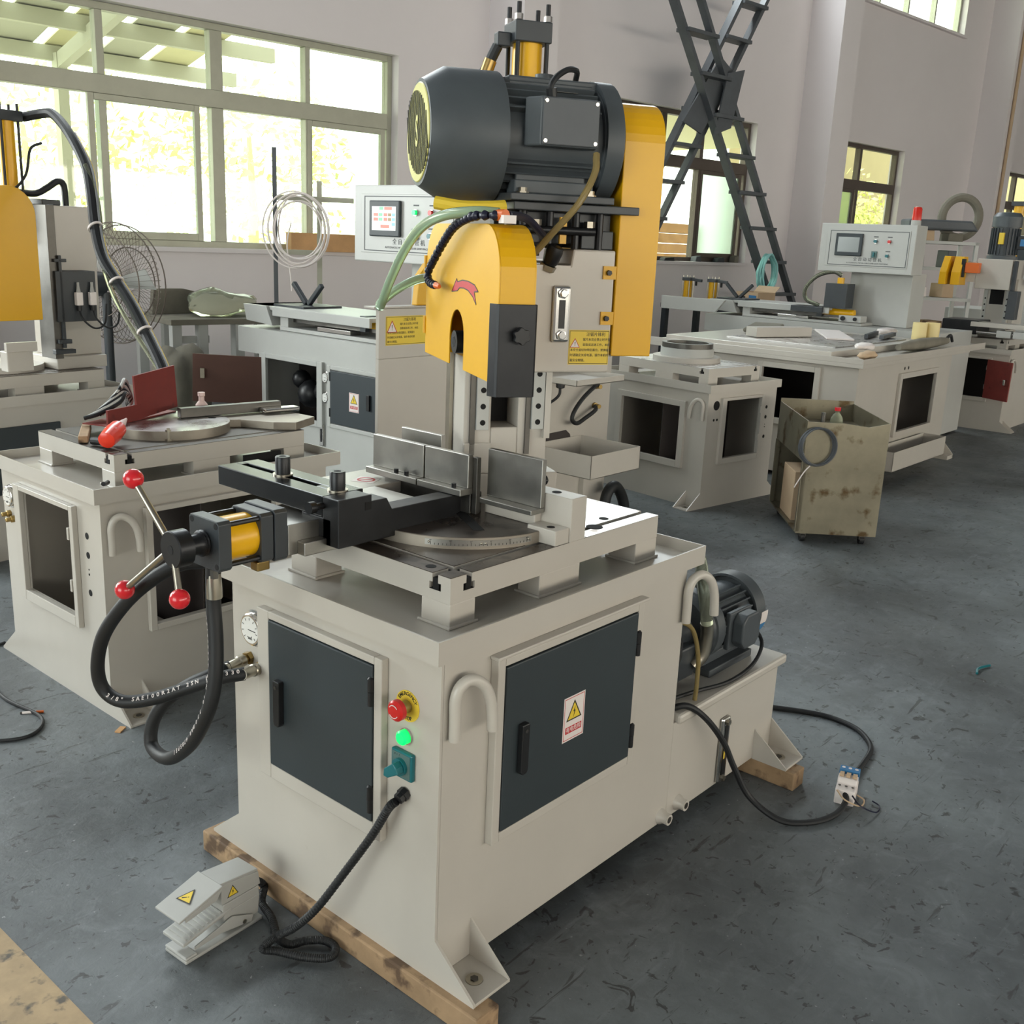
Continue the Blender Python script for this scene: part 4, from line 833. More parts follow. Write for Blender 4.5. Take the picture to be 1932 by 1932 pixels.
# ------------------------------------------------------------------ far left saw
Cm = sibling('cream saw with yellow belt cover at the far left edge', (.405, 3.36, -.055), R(5), front=False)
MB().box(.05, .52, -.012, -.001, .36, .66).build('side_door', 'slate_door', Cm, None, .003)
b = MB(); b.lathe((.42,.36,.872), (0,0,1), [(0,.22),(.026,.22)], 48); b.build('turntable', 'cream_paint', Cm)
b = MB(); b.box(.62, .88, .15, .42, .872, .93); b.box(.66, .88, .19, .40, .93, 1.62); b.build('column', 'cream_paint', Cm, None, .004)
MB().box(.30, .42, .0, .06, .90, .99).build('jaw_block', 'cream_paint', Cm, None, .004); MB().box(.29,.43,-.02,.0,.99,1.03).build('jaw_cover', 'cream_paint', Cm, None)
MB().box(.585, .625, .10, .22, .93, 1.62).build('slide_plate', 'dark_steel', Cm, None, .002)
MB().prism([(.25, 1.12)]+[(.25, 1.57)]+arcpts((.37, 1.57), .12, 180, 0, 14)+[(.49, 1.12)], 'y', .02, .22).build('belt_cover', 'yellow_paint', Cm, None, .003)
b = MB(); b.box(.60, .66, .085, .10, 1.37, 1.385); b.box(.62, .635, .085, .10, .98, 1.40); b.box(.60, .80, .085, .19, 1.10, 1.33); b.box(.595,.66,.08,.10,1.0,1.02); b.box(.57,.67,.07,.10,.955,.975); b.build('limit_bracket', 'black_paint', Cm, None, .002)
for u in (.685, .755):
    s_ = MB().box(u, u+.032, .06, .084, 1.175, 1.235).build('limit_switch', 'label_white', Cm, None, .003)
    MB().lathe((u+.016,.072,1.235), (0,0,1), [(0,.011),(.016,.008),(.03,.006),(.045,.006)], 12).build('plunger', 'grey_plastic', s_); MB().cyl((u+.016,.072,1.150),(u+.016,.072,1.175), .012, n=8).build('gland', 'black_plastic', s_)
    MB().tube([(u+.016,.072,1.152),(u+.02,.05,1.11),(u+.07,.04,1.07),(u+.13,.05,1.09),(u+.15,.06,1.18)], .0045, 8, 6).build('switch_lead', 'black_rubber', Cm)
fc = MB().cyl((.55,.32,1.45), (.55,.32,2.0), .036, n=28).build('feed_cylinder', 'yellow_tube', Cm)
MB().box(.49,.61,.275,.365,1.975,2.02).build('cylinder_cap', 'black_paint', fc, None, .003); MB().box(.61,.66,.305,.335,1.985,2.015).build('port_block', 'black_paint', fc, None, .004)
for dx in (-.04,.04):
    for dy in (-.035,.035): MB().cyl((.55+dx,.32+dy,1.5),(.55+dx,.32+dy,2.05), .006, n=8).build('tie_rod', 'black_steel', fc)
MB().tube([(.45,.27,1.67),(.53,.26,1.68),(.59,.25,1.75),(.62,.25,1.86),(.66,.22,1.89)], .006, 8, 6).build('air_line', 'black_rubber', Cm)
MB().tube([(.58,.3,1.67),(.66,.3,1.67),(.72,.3,1.70),(.77,.3,1.73),(.80,.3,1.715),(.805,.3,1.64),(.805,.3,1.61)], .015, 10, 6).build('coolant_hose', 'black_rubber', Cm)
MB().box(.63,.72,.2,.38,1.62,1.645).build('column_cap', 'black_paint', Cm, None, .003)
MCi = (Matrix.Translation((.405, 3.36, -.055)) @ Matrix.Rotation(R(5), 4, 'Z')).inverted()
hb_ = [tuple(MCi @ Vector(p)) for p in ((1.01,3.73,1.945),(1.05,3.62,1.96),(1.05,3.52,1.95),(1.03,3.35,1.866),(1.016,3.2,1.733),(.982,3.1,1.619),(.939,3.0,1.481),(.909,2.9,1.363),(.912,2.8,1.27),(.915,2.7,1.186),(.912,2.6,1.09),(.90,2.48,.985),(.89,2.42,.925))]
hs = MB().tube(hb_, .021, 10, 6).build('hose_bundle', 'black_rubber', Cm)
MB().tube([(p[0]+.022, p[1]-.004, p[2]) for p in hb_[3:]], .010, 8, 6).build('earth_line', 'label_yellow', hs); MB().tube([(p[0]-.014+.03*math.sin(i), p[1]-.024, p[2]-.01*i) for i, p in enumerate(hb_[4:])], .009, 8, 6).build('wrap_film', 'clear_tube', hs)
MB().tube([(p[0]+.012, p[1]-.02, p[2]) for p in hb_[3:]], .007, 8, 6).build('wrap_film', 'chrome', hs)
for i in (6, 8, 10): MB().ring(Vector(hb_[i]), (0,-.7,-.7), .026, .032, .008, 16).build('hose_tie', 'label_white', hs)
# ------------------------------------------------------------------ stand fan
fn = thing('stand_fan', 'large wire cage stand fan on a black pole by the window', 'fan', (2.0, 4.9, 0), R(-12))
fM = Matrix.Translation((.06, .08, 1.13)) @ Matrix.Rotation(R(20), 4, 'Z') @ Matrix.Rotation(R(90), 4, 'Y') @ Matrix.Rotation(R(-6), 4, 'X')
cg = MB(fM)
for z, r_ in ((0,.37),(.07,.355),(-.09,.30),(.115,.22),(-.12,.2)): cg.tube([(r_*math.cos(a*.2618), r_*math.sin(a*.2618), z) for a in range(24)], .004, 6, 2, True)
cg.build('cage_ring', 'dark_frame', fn)
wr = MB(fM)
for k in range(60):
    a = k*math.pi/30; c_, s_ = math.cos(a), math.sin(a)
    for sg in (1, -1): wr.tube([(.37*c_, .37*s_, 0), (.33*c_, .33*s_, .055*sg), (.2*c_, .2*s_, .10*sg), (.05*c_, .05*s_, .115*sg)], .0014, 4, 2)
wo = wr.build('cage_wire', 'dark_frame', fn); wo['kind'] = 'stuff'
for k in range(3):
    a = k*2.094+.4; MB(fM @ Matrix.Rotation(a, 4, 'Z')).add([(.05,-.03,-.02),(.3,-.07,-.03),(.31,.06,.03),(.05,.03,.02),(.05,-.03,-.015),(.3,-.07,-.025),(.31,.06,.035),(.05,.03,.025)], [(0,1,2,3),(4,5,6,7),(0,1,5,4),(1,2,6,5),(2,3,7,6),(3,0,4,7)]).build('blade', 'grey_paint', fn, None)
MB(fM).lathe((0,0,-.26), (0,0,1), [(0,.05),(.02,.075),(.14,.075),(.16,.04),(.30,.04)], 20).build('fan_motor', 'black_paint', fn)
MB().cyl((-.02,.0,.0),(-.02,.0,1.08), .028, n=16).build('pole', 'black_paint', fn); MB().lathe((-.02,0,0),(0,0,1), [(0,.25),(.03,.25),(.05,.2),(.06,.04)], 28).build('foot', 'black_paint', fn)
# ------------------------------------------------------------------ bench with wrapped goods by the wall
bn = thing('work_bench', 'low grey bench with white legs under the window', 'bench', (2.75, 5.55, 0), R(-8))
MB().box(-.1, .95, -.35, .35, .83, .87).build('bench_top', 'grey_cloth', bn, None, .004)
for x in (-.05, .14, .42, .7, .9):
    for y in (-.3, .3): MB().box(x-.035, x+.035, y-.03, y+.03, 0, .83).build('leg', 'grey_paint', bn, None, .003)
for z in (.3, .55, .7): MB().box(-.05, .2, -.3, -.28, z, z+.05).build('rail', 'grey_paint', bn, None)
def lump(name, m, loc, dims, lab, cat, seed):
    rr = random.Random(seed); bm = bmesh.new(); bmesh.ops.create_icosphere(bm, subdivisions=3, radius=1)
    for v in bm.verts: v.co *= 1+.16*math.sin(v.co.x*4+seed)+.10*rr.uniform(-1,1); v.co = Vector((v.co.x*dims[0], v.co.y*dims[1], max(-.9, v.co.z)*dims[2]))
    me = bpy.data.meshes.new(name); bm.to_mesh(me); bm.free(); me.materials.append(MATS[m]); me.polygons.foreach_set('use_smooth', [True]*len(me.polygons))
    o = bpy.data.objects.new(name, me); COL.objects.link(o); o.location = (loc[0], loc[1], loc[2]+.9*dims[2]); return tag(o, lab, cat)
lump('wrapped_bundle', 'clear_tube', (3.12, 5.4, .871), (.28, .15, .10), 'plastic wrapped bundle lying on the grey bench', 'bundle', 3)
lump('cloth_sack', 'grey_cloth', (2.52, 4.98, .0), (.17, .17, .40), 'dark grey cloth sack standing before the grey bench', 'sack', 5)
tag(MB().prism([(2.72,.871),(3.18,.871),(3.12,1.02),(2.98,1.05),(2.74,1.05)], 'y', 5.66, 5.70).build('metal_guard', 'grey_cloth', None, None, .002), 'grey sheet metal guard leaning at the back of the bench', 'sheet')
# ------------------------------------------------------------------ saw frame directly behind the nearest saw
A2 = thing('circular_saw_machine', 'beige saw machine with yellow warning label and sheet trays behind the nearest saw', 'machine', (1.604, 1.98, 0))
b = MB(); b.box(0, 1.66, 0, .02, .02, 1.0); b.box(0, .9, 0, .02, 1.0, 1.206); b.box(.3, 1.66, .02, .17, .02, 1.0); b.build('frame_body', 'cream_paint', A2, None, .003)
MB().box(-.03, .42, -.004, .06, 1.207, 1.215).build('top_ledge', 'cream_paint', A2, None, .002)
saw_label(A2, axes((.155, -.0004, 1.115), (1,0,0), (0,0,1)), .235, .12)
MB().prism([(.22,1.216),(.42,1.216),(.42,1.36),(.36,1.40),(.28,1.39),(.235,1.34)], 'y', .01, .04).build('yellow_cover', 'yellow_paint', A2, None, .003)
MB().prism([(1.03,.36),(1.03,.50),(1.06,.56),(1.29,.565),(1.325,.54),(1.338,.50),(1.338,.36)], 'y', -.002, 0.0).build('arch_shade', 'interior_dark', A2, None)  # dark inset painted where the arched cut-out would be in shade
def sheet_tray(root, x0, x1, y0, y1, z0, z1, m, nm):
    b = MB(); t = .004; b.box(x0, x1, y0, y1, z0, z0+t); b.box(x0, x0+t, y0, y1, z0, z1); b.box(x1-t, x1, y0, y1, z0, z1); b.box(x0, x1, y0, y0+t, z0, z1); b.box(x0, x1, y1-t, y1, z0, z1); return b.build(nm, m, root, None, .001)
sheet_tray(A2, 1.01, 1.42, -.38, -.003, .41, .525, 'cream_paint', 'chip_tray'); sheet_tray(A2, .86, 1.235, -.38, -.003, .868, .897, 'cream_paint', 'shelf_tray')
MB().tube([(p[0]-1.604, p[1]-1.98, p[2]) for p in ((3.123,1.965,.777),(3.071,1.93,.792),(2.964,1.93,.734),(2.894,1.93,.672),(2.877,1.93,.627),(2.921,1.93,.604),(2.989,1.93,.625),(3.071,1.93,.658),(3.116,1.965,.673))], .011, 10, 6).build('hydraulic_hose', 'black_rubber', A2)
for x, z in ((1.52,.777), (1.52,.673)): MB().lathe((x,-.0,z), (-.3,-1,0), [(0,.016),(.02,.016),(.021,.012),(.05,.012)], 8).build('hose_fitting', 'brass', A2)
MB().lathe((1.11,-.09,.86), (0,0,-1), [(0,.02),(.01,.024),(.05,.022),(.055,.012)], 10).build('cable_gland', 'black_plastic', A2)
MB().tube([(1.11,-.09,.81),(1.10,-.09,.77),(1.06,-.06,.73),(1.0,-.02,.70)], .007, 8, 5).build('control_lead', 'black_rubber', A2)
MB().prism([(1.43,.32),(1.57,.30),(1.66,.12),(1.56,.05),(1.43,.05)], 'y', -.03, -.001).build('brace_plate', 'cream_paint', A2, None)
MB().tube([(1.50,-.12,.05),(1.52,-.12,.2),(1.58,-.12,.245),(1.64,-.12,.21),(1.69,-.12,.13),(1.70,-.12,.05)], .03, 12, 6).build('suction_hose', 'black_rubber', A2)
sv = A; SVM = Matrix.Translation((.60, .30, .8725))
b = MB(SVM); b.box(-.03,.03,-.025,.025,0,.05); b.box(-.022,.022,-.02,.02,.05,.1); b.cyl((.03,0,.07),(.045,0,.07), .014, n=8); vlb = b.build('solenoid_valve', 'black_plastic', sv, None, .003); MB(SVM).lathe((-.0,0,.1),(0,0,1), [(0,.014),(.012,.012)], 14).build('valve_cap', 'label_white', vlb)
# ------------------------------------------------------------------ automatic saws with control panels (local frame: face at x=0)
def auto_saw(label, loc, m, red_door, screen_on, vy, beacon):
    r = thing('automatic_saw', label, 'machine', loc)
    b = MB(); b.frame('x', 0, .006, .0, 2.0, .02, .90, 1.40, 1.92, .40, .735); b.box(.006, .8, 0, .006, .02, .90); b.box(.006, .8, 1.994, 2.0, .02, .90); b.box(.794, .8, .006, 1.994, .02, .90); b.box(.006, .8, .006, 1.994, .88, .90); b.box(.006,.794,.006,1.994,.3,.306)
    b.box(0, .7, 2.0, 2.22, .744, .90); b.build('bed_cabinet', m, r, None)
    MB().box(.3, .31, .01, 1.99, .31, .88).build('inner_partition', 'interior_dark', r, None)
    frame_lip(r, 'x', 0, -.02, 1.36, 1.955, .37, .76, 1.41, 1.91, .405, .73, m)
    for dy, dz, s_ in ((1.55,.55,.07), (1.68,.52,.09), (1.78,.6,.06)): MB().sphere((.16, dy, dz), s_, 12).build('valve_stack', 'black_plastic', r)
    d = MB().box(-.018, 0, .86, 1.287, .413, .722).build('door', 'slate_door', r, None, .003)
    MB().box(-.032, -.018, .93, .955, .53, .62).build('handle', 'black_plastic', d, None, .002)
    for z in (.45, .66): MB().cyl((-.012, 1.29, z), (-.012, 1.29, z+.05), .01, n=10).build('hinge', 'black_plastic', d)
    frame_lip(r, 'x', 0, -.014, .82, 1.32, .385, .75, .855, 1.292, .408, .727, m)
    danger_sign(r, axes((-.0186, 1.073, .56), (0,-1,0), (0,0,1)), .085, .11)
    for z in (.673, .555): gauge(r, 0, 1.37-.03, z, .035)
    lg = MB().box(-.014, 0, 1.355, 1.395, .26, .39).build('level_gauge', 'chrome', r, None, .005); MB().box(-.016, -.014, 1.368, 1.382, .285, .365).build('sight_glass', 'black_plastic', lg, None)
    if red_door:
        MB().bar((-.005, 1.945, .58), (-.34, 2.215, .595), .012, .295, (0,0,1)).build('open_door', 'brown_primer', r, None, .001)
        MB().bar((-.29, 2.16, .625), (-.31, 2.176, .625), .03, .06).build('latch', 'zinc', r, None)
    hook(r, .06, 2.2, .86, 1, .08, m)
    # roller bed
    b = MB(); b.box(.05, .5, 1.0, 2.2, 1.015, 1.04); b.prism([(2.2,1.04),(1.96,1.04),(1.90,.925),(2.17,.94)], 'x', .03, .52); b.box(.06, .5, 1.78, 1.86, .90, 1.015); b.box(.03, .05, 1.0, 1.9, .985, 1.04); b.build('feed_bed', m, r, None, .003)
    MB().box(.10, .45, .9, 1.85, .955, .985).build('bed_rail', 'dark_steel', r, None); MB().box(.05, .5, .7, 1.85, .902, .925).build('bed_plate', 'grey_paint', r, None, .002); MB().box(.06, .14, 1.2, 1.5, .927, .95).build('rack_bar', 'chrome', r, None, .002)
    vp = MB().box(.10, .4, vy-.15, vy+.15, 1.04, 1.052).build('v_roller_base', 'black_paint', r, None, .002)
    for sg in (1, -1): MB().bar((.25, vy+sg*.01, 1.055), (.25, vy+sg*.14, 1.18), .03, .03).build('v_roller', 'black_paint', vp, None, .006)
    cy = MB().cyl((.12, .80, 1.0), (.12, 1.08, 1.0), .032, n=20).build('push_cylinder', 'yellow_tube', r); MB().box(.07, .17, 1.08, 1.13, .955, 1.045).build('cylinder_head', 'black_paint', cy, None, .003); MB().cyl((.12,1.13,1.01),(.12,1.2,1.01), .014, n=12).build('rod_nut', 'black_steel', cy)
    gp = MB().box(.03, .16, .70, .90, .93, .985).build('guide_plate', m, r, None, .002); MB().cyl((.03,.86,.958),(.015,.86,.958), .02, n=14).build('guide_knob', 'black_steel', gp); MB().cyl((.03,.75,.958),(.015,.75,.958), .016, n=14).build('guide_knob', 'black_steel', gp)
    dc = [(.55,1.0,1.05),(.55,.8,1.05),(.55,.5,1.05)]
    for k in range(11):
        l_ = MB().box(.52, .60, .50+.055*k, .548+.055*k, 1.042, 1.115).build('chain_link', 'black_plastic', r, None, .008)
        MB().cyl((.52, .524+.055*k, 1.078), (.5185, .524+.055*k, 1.078), .008, n=10).build('link_pin', 'label_white' if k % 2 else 'red_plastic', l_)
    MB().box(.3, .62, .40, .95, .902, 1.36).build('panel_column', m, r, None, .004)
    # control panel
    p = MB().box(.06, .30, .33, 1.165, 1.352, 1.757).build('control_panel', m, r, None, .006)
    fp_ = MB().box(.055, .06, .375, 1.105, 1.40, 1.71).build('face_plate', 'grey_paint', p, None, .002)
    MB().frame('x', .0535, .055, .385, 1.075, 1.41, 1.70, .39, 1.07, 1.415, 1.695).build('panel_line', 'print_grey', p, None)
    sc = MB().box(.035, .055, .775, 1.015, 1.488, 1.676).build('touch_screen', 'slate_door', p, None, .006)
    MB().box(.0335, .035, .80, .99, 1.52, 1.645).build('screen_glass', 'screen_white' if screen_on else 'screen_dark', sc, None)
    if screen_on:
        for (c0, z0, w_, mm) in ((.90,1.627,.03,'scr_green'),(.83,1.627,.06,'scr_red'),(.94,1.594,.035,'scr_red'),(.905,1.594,.03,'scr_green'),(.865,1.594,.03,'scr_red'),(.835,1.594,.025,'carton'),(.94,1.57,.035,'scr_red'),(.905,1.57,.03,'scr_green'),(.865,1.57,.03,'scr_red'),(.835,1.57,.025,'carton'),(.805,1.57,.025,'scr_blue'),(.805,1.594,.025,'scr_blue'),(.805,1.545,.025,'scr_blue'),(.85,1.533,.07,'scr_red')):
            MB().box(.0328, .0335, c0, c0+w_, z0, z0+.016).build('screen_button', mm, sc, None)
    for (y, z, mm, nm) in ((.665,1.617,'lamp_green' if screen_on else 'teal_plastic','green_button'), (.545,1.617,'red_button','red_button'), (.55,1.50,'teal_plastic','start_button')):
        bz = MB().cyl((.055,y,z), (.047,y,z), .017, n=20).build(nm, 'chrome', p); MB().cyl((.047,y,z), (.034,y,z), .0135, n=20).build('button_cap', mm, bz)
        MB().box(.0535, .055, y-.02, y+.02, z+.033, z+.04).build('button_caption', 'print_grey', p, None)
    sw_ = MB().box(.045, .055, .64, .69, 1.48, 1.535).build('selector_switch', 'teal_plate', p, None, .003); MB().bar((.037,.665,1.49), (.037,.665,1.525), .016, .014).build('switch_lever', 'teal_plastic', sw_, None, .003)
    text('全 自 动 切 管 机', .034, axes((.0535, .72, 1.462), (0,-1,0), (0,0,1)), 'print_grey', p); text('AUTOMATIC METAL CIRCULAR SAW MACHINE', .0155, axes((.0535, .72, 1.432), (0,-1,0), (0,0,1)), 'print_grey', p, sx=1.12)
    if beacon:
        bb = MB().cyl((.2,.40,1.757),(.2,.40,1.80), .04, n=24).build('beacon_base', 'grey_plastic', p); MB().lathe((.2,.40,1.80),(0,0,1), [(0,.038),(.09,.036),(.105,.03),(.11,.015)], 24).build('beacon_lens', 'beacon_red', bb)
    return r
mat('screen_white', (196,200,196), 0.3, emit=(200,206,200), estr=0.55); mat('scr_red', (226,120,104), 0.4, emit=(226,110,96), estr=0.3); mat('scr_green', (120,196,150), 0.4, emit=(110,196,150), estr=0.3); mat('scr_blue', (130,180,220), 0.4, emit=(130,180,220), estr=0.3)
mat('beacon_red', (232,52,38), 0.2, trans=0.3)
D = auto_saw('grey automatic saw with lit touch screen panel behind the nearest saw', (2.594, 2.2, 0), 'grey_paint', True, True, 1.83, False)
Hm = auto_saw('grey automatic saw with dark screen and red beacon on its panel', (7.508, 1.72, 0), 'grey_paint', False, False, 2.02, True)
MB().prism([(2.65,1.04),(1.95,1.04),(2.05,.92),(2.65,.92)], 'x', -.12, -.09).build('slope_guard', 'grey_paint', Hm, None, .002)
tn = MB().cyl((.1, .95, 1.05), (.1, .95, 1.30), .03, n=16).build('clamp_cylinder', 'yellow_tube', Hm); b = MB(); b.box(.02,.18,.85,1.05,1.04,1.25); b.box(.0,.16,1.05,1.35,.99,1.04); b.build('clamp_block', 'black_paint', Hm, None, .003)
MB().tube([(.1,.95,1.32),(.08,1.02,1.35),(.06,1.15,1.31),(.06,1.25,1.2),(.06,1.24,1.1),(.08,1.12,1.05)], .018, 10, 6).build('wrapped_hose', 'clear_tube', Hm); MB().tube([(.1,.95,1.31),(.08,1.02,1.34),(.06,1.15,1.30),(.06,1.25,1.19),(.06,1.24,1.09),(.08,1.12,1.045)], .011, 8, 6).build('feed_hose', 'black_rubber', Hm)
# stand with white tube coil behind the first automatic saw
cs = thing('tube_rack', 'thin grey rack behind the lit panel saw carrying a tube coil', 'rack', (3.32, 5.0, 0), R(-38))
MB().box(-.015,.015,-.015,.015,0,2.05).build('upright', 'steel_grey_paint', cs, None); MB().box(.29,.325,-.018,.018,0,1.84).build('upright', 'alu_frame', cs, None); MB().box(-.1,.45,-.02,.02,0,.03).build('foot_bar', 'steel_grey_paint', cs, None)
MB().box(.015,.55,-.012,.012,1.70,1.735).build('cross_bar', 'alu_frame', cs, None); MB().box(.015,.29,-.012,.012,1.33,1.365).build('cross_bar', 'alu_frame', cs, None)
tc_ = thing('tube_coil', 'coil of thin clear white tube hung on the rack', 'tube coil', (3.42, 4.86, 1.5), R(-42))
for k in range(8):
    rr = random.Random(k); r1, r2 = .185+.035*rr.uniform(-1,1), .225+.04*rr.uniform(-1,1); ox = .035*rr.uniform(-1,1)
    MB().tube([(ox+r1*math.cos(a*.5236), -.03-.006*k+.01*math.sin(a+k), .0+r2*math.sin(a*.5236)) for a in range(12)], .0055, 6, 4, True).build('tube_loop', 'label_white', tc_)
MB().tube([(-.05,-.05,.05),(-.08,-.05,-.1),(-.06,-.05,-.3),(-.05,-.05,-.42)], .005, 6, 5).build('tube_end', 'label_white', tc_)
tag(hb().box(3.9, 4.75, WT-.16, WT-.07, ZS+.001, ZS+.16).build('wood_board', 'fresh_wood', None, None, .003), 'tan wooden board lying on the long window sill', 'board')
tag(hb().box(3.27, 3.45, WT-.12, WT-.07, ZS-.16, ZS-.042).build('wall_bracket', 'steel_grey_paint', None, None, .003), 'dark grey bracket under the long window post', 'bracket') if False else None
# ------------------------------------------------------------------ grey base with bearing ring
E_ = sibling('grey cream saw base carrying a steel ring, right of the nearest saw', (4.625, 1.69, -.055), R(82), 'cream_paint', True, None, (.19, .66, .315, .645), 'worn_sheen_top')
frame_lip(E_, 'y', W, .02, .15, .70, .275, .68, .19, .66, .315, .645)
MB().cyl((-.003,.585,.67),(-.0038,.585,.67), .028, n=24).build('gauge_hole', 'void_black', E_)
for y in (.60,.57): MB().cyl((-.003,y,.585),(-.0036,y,.585), .008, n=12).build('port_hole', 'void_black', E_)
MB().lathe((.46,.33,.872),(0,0,1), [(0,.21),(.03,.21),(.032,.20)], 48).build('swivel_plate', 'cream_paint', E_)
rg = thing('bearing_ring', 'round steel bearing ring on a white swivel plate', 'ring', (4.36, 2.19, .849+.0), 0)
MB().ring((0,0,0),(0,0,1), .125,.165,.05,48).build('outer_ring', 'grey_paint', rg); MB().ring((0,0,.05),(0,0,1), .13,.158,.03,48).build('inner_ring', 'dark_steel', rg)
# ------------------------------------------------------------------ large cream cabinet with things on top
F_ = thing('large_saw_cabinet', 'large cream cabinet with open hatches and loose parts on top', 'machine', (5.226, 1.43, 0))
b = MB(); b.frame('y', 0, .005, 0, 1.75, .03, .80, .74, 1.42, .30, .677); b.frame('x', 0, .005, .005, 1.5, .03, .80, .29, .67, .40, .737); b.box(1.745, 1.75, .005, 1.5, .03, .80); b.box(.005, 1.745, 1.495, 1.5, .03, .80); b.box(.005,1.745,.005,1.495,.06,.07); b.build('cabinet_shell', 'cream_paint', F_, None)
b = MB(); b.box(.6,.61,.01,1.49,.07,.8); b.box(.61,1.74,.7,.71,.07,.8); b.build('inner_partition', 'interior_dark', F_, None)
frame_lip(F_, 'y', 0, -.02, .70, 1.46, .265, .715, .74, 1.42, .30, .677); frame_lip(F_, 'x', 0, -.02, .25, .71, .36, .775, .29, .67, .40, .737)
b = MB(); b.box(-.06, 2.0, -.05, 1.7, .80, .825); b.box(-.06, 2.36, -.05, -.046, .825, .86); b.box(-.06,-.056,-.046,1.7,.825,.86); b.box(2.0,2.36,-.05,.15,.81,.825); b.build('top_tray', 'cream_paint', F_, None, .002)
b = MB(); b.box(.12, 1.95, .25, 1.55, .826, .87); b.build('table_slab', 'cream_paint', F_, None, .003); MB().box(.4, 1.7, .35, 1.2, .871, .878).build('table_surface', 'worn_sheen_top', F_, None)
for x in (.80, .87): MB().cyl((x,0,.715+.03),(x,-.0006,.745), .012, n=14).build('port_hole', 'void_black', F_)
sheet_tray(F_, .30, 1.30, -.19, -.022, .10, .235, 'cream_paint', 'side_tray')
MB().prism([(-.02,.0),(-.12,.0),(-.12,.03),(-.02,.14)], 'x', 1.735, 1.745).build('gusset', 'cream_paint', F_, None); MB().box(1.62,1.745,-.12,0,.0,.03).build('foot_plate', 'cream_paint', F_, None)
for x in (.05, 1.65):
    for y in (.05, 1.4): MB().box(x, x+.08, y, y+.06, 0, .06).build('foot_plate', 'cream_paint', F_, None)
zf = .8785
def item(name, b, m, lab, cat, bev=.003, grp=None): return tag(b.build(name, m, None, None, bev), lab, cat, grp)
item('square_tube', MB().bar((5.75,2.5,.916), (6.25,2.3,.916), .12, .07), 'cream_paint', 'short cream square tube lying on the large cabinet', 'tube')
item('flat_plate', MB().bar((6.2,2.0,zf+.008), (6.95,2.45,zf+.008), .2, .014), 'label_white', 'pale flat plate with small slots on the large cabinet', 'plate')
item('cloth_sheet', MB().bar((6.1,2.62,zf+.02), (6.8,2.9,zf+.02), .25, .035), 'grey_cloth', 'crumpled grey cloth at the back of the large cabinet', 'cloth', .015)
item('black_profile', MB().bar((6.55,1.95,zf+.02), (7.0,2.05,zf+.02), .03, .035), 'black_paint', 'short black steel profile on the large cabinet, left one', 'profile')
item('black_profile', MB().bar((6.6,1.85,zf+.02), (7.05,1.93,zf+.02), .035, .03), 'steel_grey_paint', 'grey steel profile on the large cabinet, beside the tape rolls', 'profile')
for k, (x, y) in enumerate(((7.02, 1.72), (7.13, 1.66))):
    t = thing('tape_roll', ('amber', 'amber')[k]+' packing tape roll on the large cabinet, '+('left', 'right')[k]+' of the two', 'tape', (x, y, zf), 0, 'tape rolls'); MB().ring((0,0,0),(0,0,1), .038,.055,.13,28).build('tape', 'amber_tape', t)
rd = thing('wrapped_rod', 'brownish plastic wrapped rod lying along the tray edge', 'rod', (0,0,0)); rd.location = (6.25, 1.58, .866)
MB().tube([(0,0,.0),(.4,-.01,.005),(.95,-.02,.01)], lambda t: .022+.022*math.sin(t*3.0), 12, 6).build('rod_wrap', 'grey_cloth', rd); MB().tube([(.9,-.02,.01),(1.0,-.025,.05),(1.05,-.03,.0)], .012, 8, 5).build('rod_handle', 'black_rubber', rd)
lump('plastic_bag', 'clear_tube', (6.55, 1.98, zf+.04), (.10, .07, .035), 'crumpled clear plastic bag near the black profiles', 'bag', 11) if False else lump('plastic_bag', 'label_white', (7.2, 2.05, zf), (.10, .07, .03), 'crumpled white plastic bag behind the tape rolls', 'bag', 11)
lump('oily_rag', 'carton', (5.55, 1.52, .826), (.09, .05, .03), 'tan oily rag at the near corner of the large cabinet', 'rag', 12); lump('paper_scrap', 'label_white', (5.72, 1.62, .872), (.10, .06, .025), 'crumpled white paper beside the oily rag', 'paper', 13)
# ------------------------------------------------------------------ saw at the right with red door and upright motor
G_ = sibling('cream saw with red hatch door and upright black motor at the right', (8.62, 1.46, -.055), 0)
dr = MB().bar((-.03, .17, .525), (-.17, -.08, .525), .012, .345).build('open_door', 'red_oxide', G_, None, .002); MB().bar((-.145,-.03,.52), (-.155,-.05,.52), .06, .05).build('latch', 'chrome', dr, None, .004)
b = MB(); b.box(.30,.62,.16,.40,.872,1.40); b.box(.32,.60,.12,.16,.95,1.40); b.build('column', 'cream_paint', G_, None, .004)
for y in (.17, .36):
    rl = MB().box(.285,.30,y,y+.03,.95,1.30).build('slide_rail', 'grey_paint', G_, None)
    for k in range(5): MB().cyl((.285,y+.015,1.0+.055*k),(.2845,y+.015,1.0+.055*k), .008, n=10).build('rail_bolt', 'void_black', rl)
MB().box(.296,.299,.22,.34,1.17,1.32).build('column_recess_shade', 'void_black', G_, None)  # black sheet on a solid column, painted as a shaded recess
b = MB(); b.box(.12,.52,.14,.44,1.305,1.57); b.build('gear_housing', 'cream_paint', G_, None, .006)
MB().prism([(.12,1.33),(-.06,1.33),(-.06,1.44),(.0,1.58),(.10,1.58),(.12,1.52)], 'y', .52, .60).build('blade_guard', 'yellow_paint', G_, None, .003); MB().prism([(.12,1.33),(-.10,1.33),(-.10,1.44),(-.02,1.58),(.10,1.58),(.12,1.52)], 'y', .63, .69).build('blade_guard', 'yellow_paint', G_, None, .003)
MB().box(.10,.20,.44,.63,1.36,1.54).build('guard_boss', 'cream_paint', G_, None)
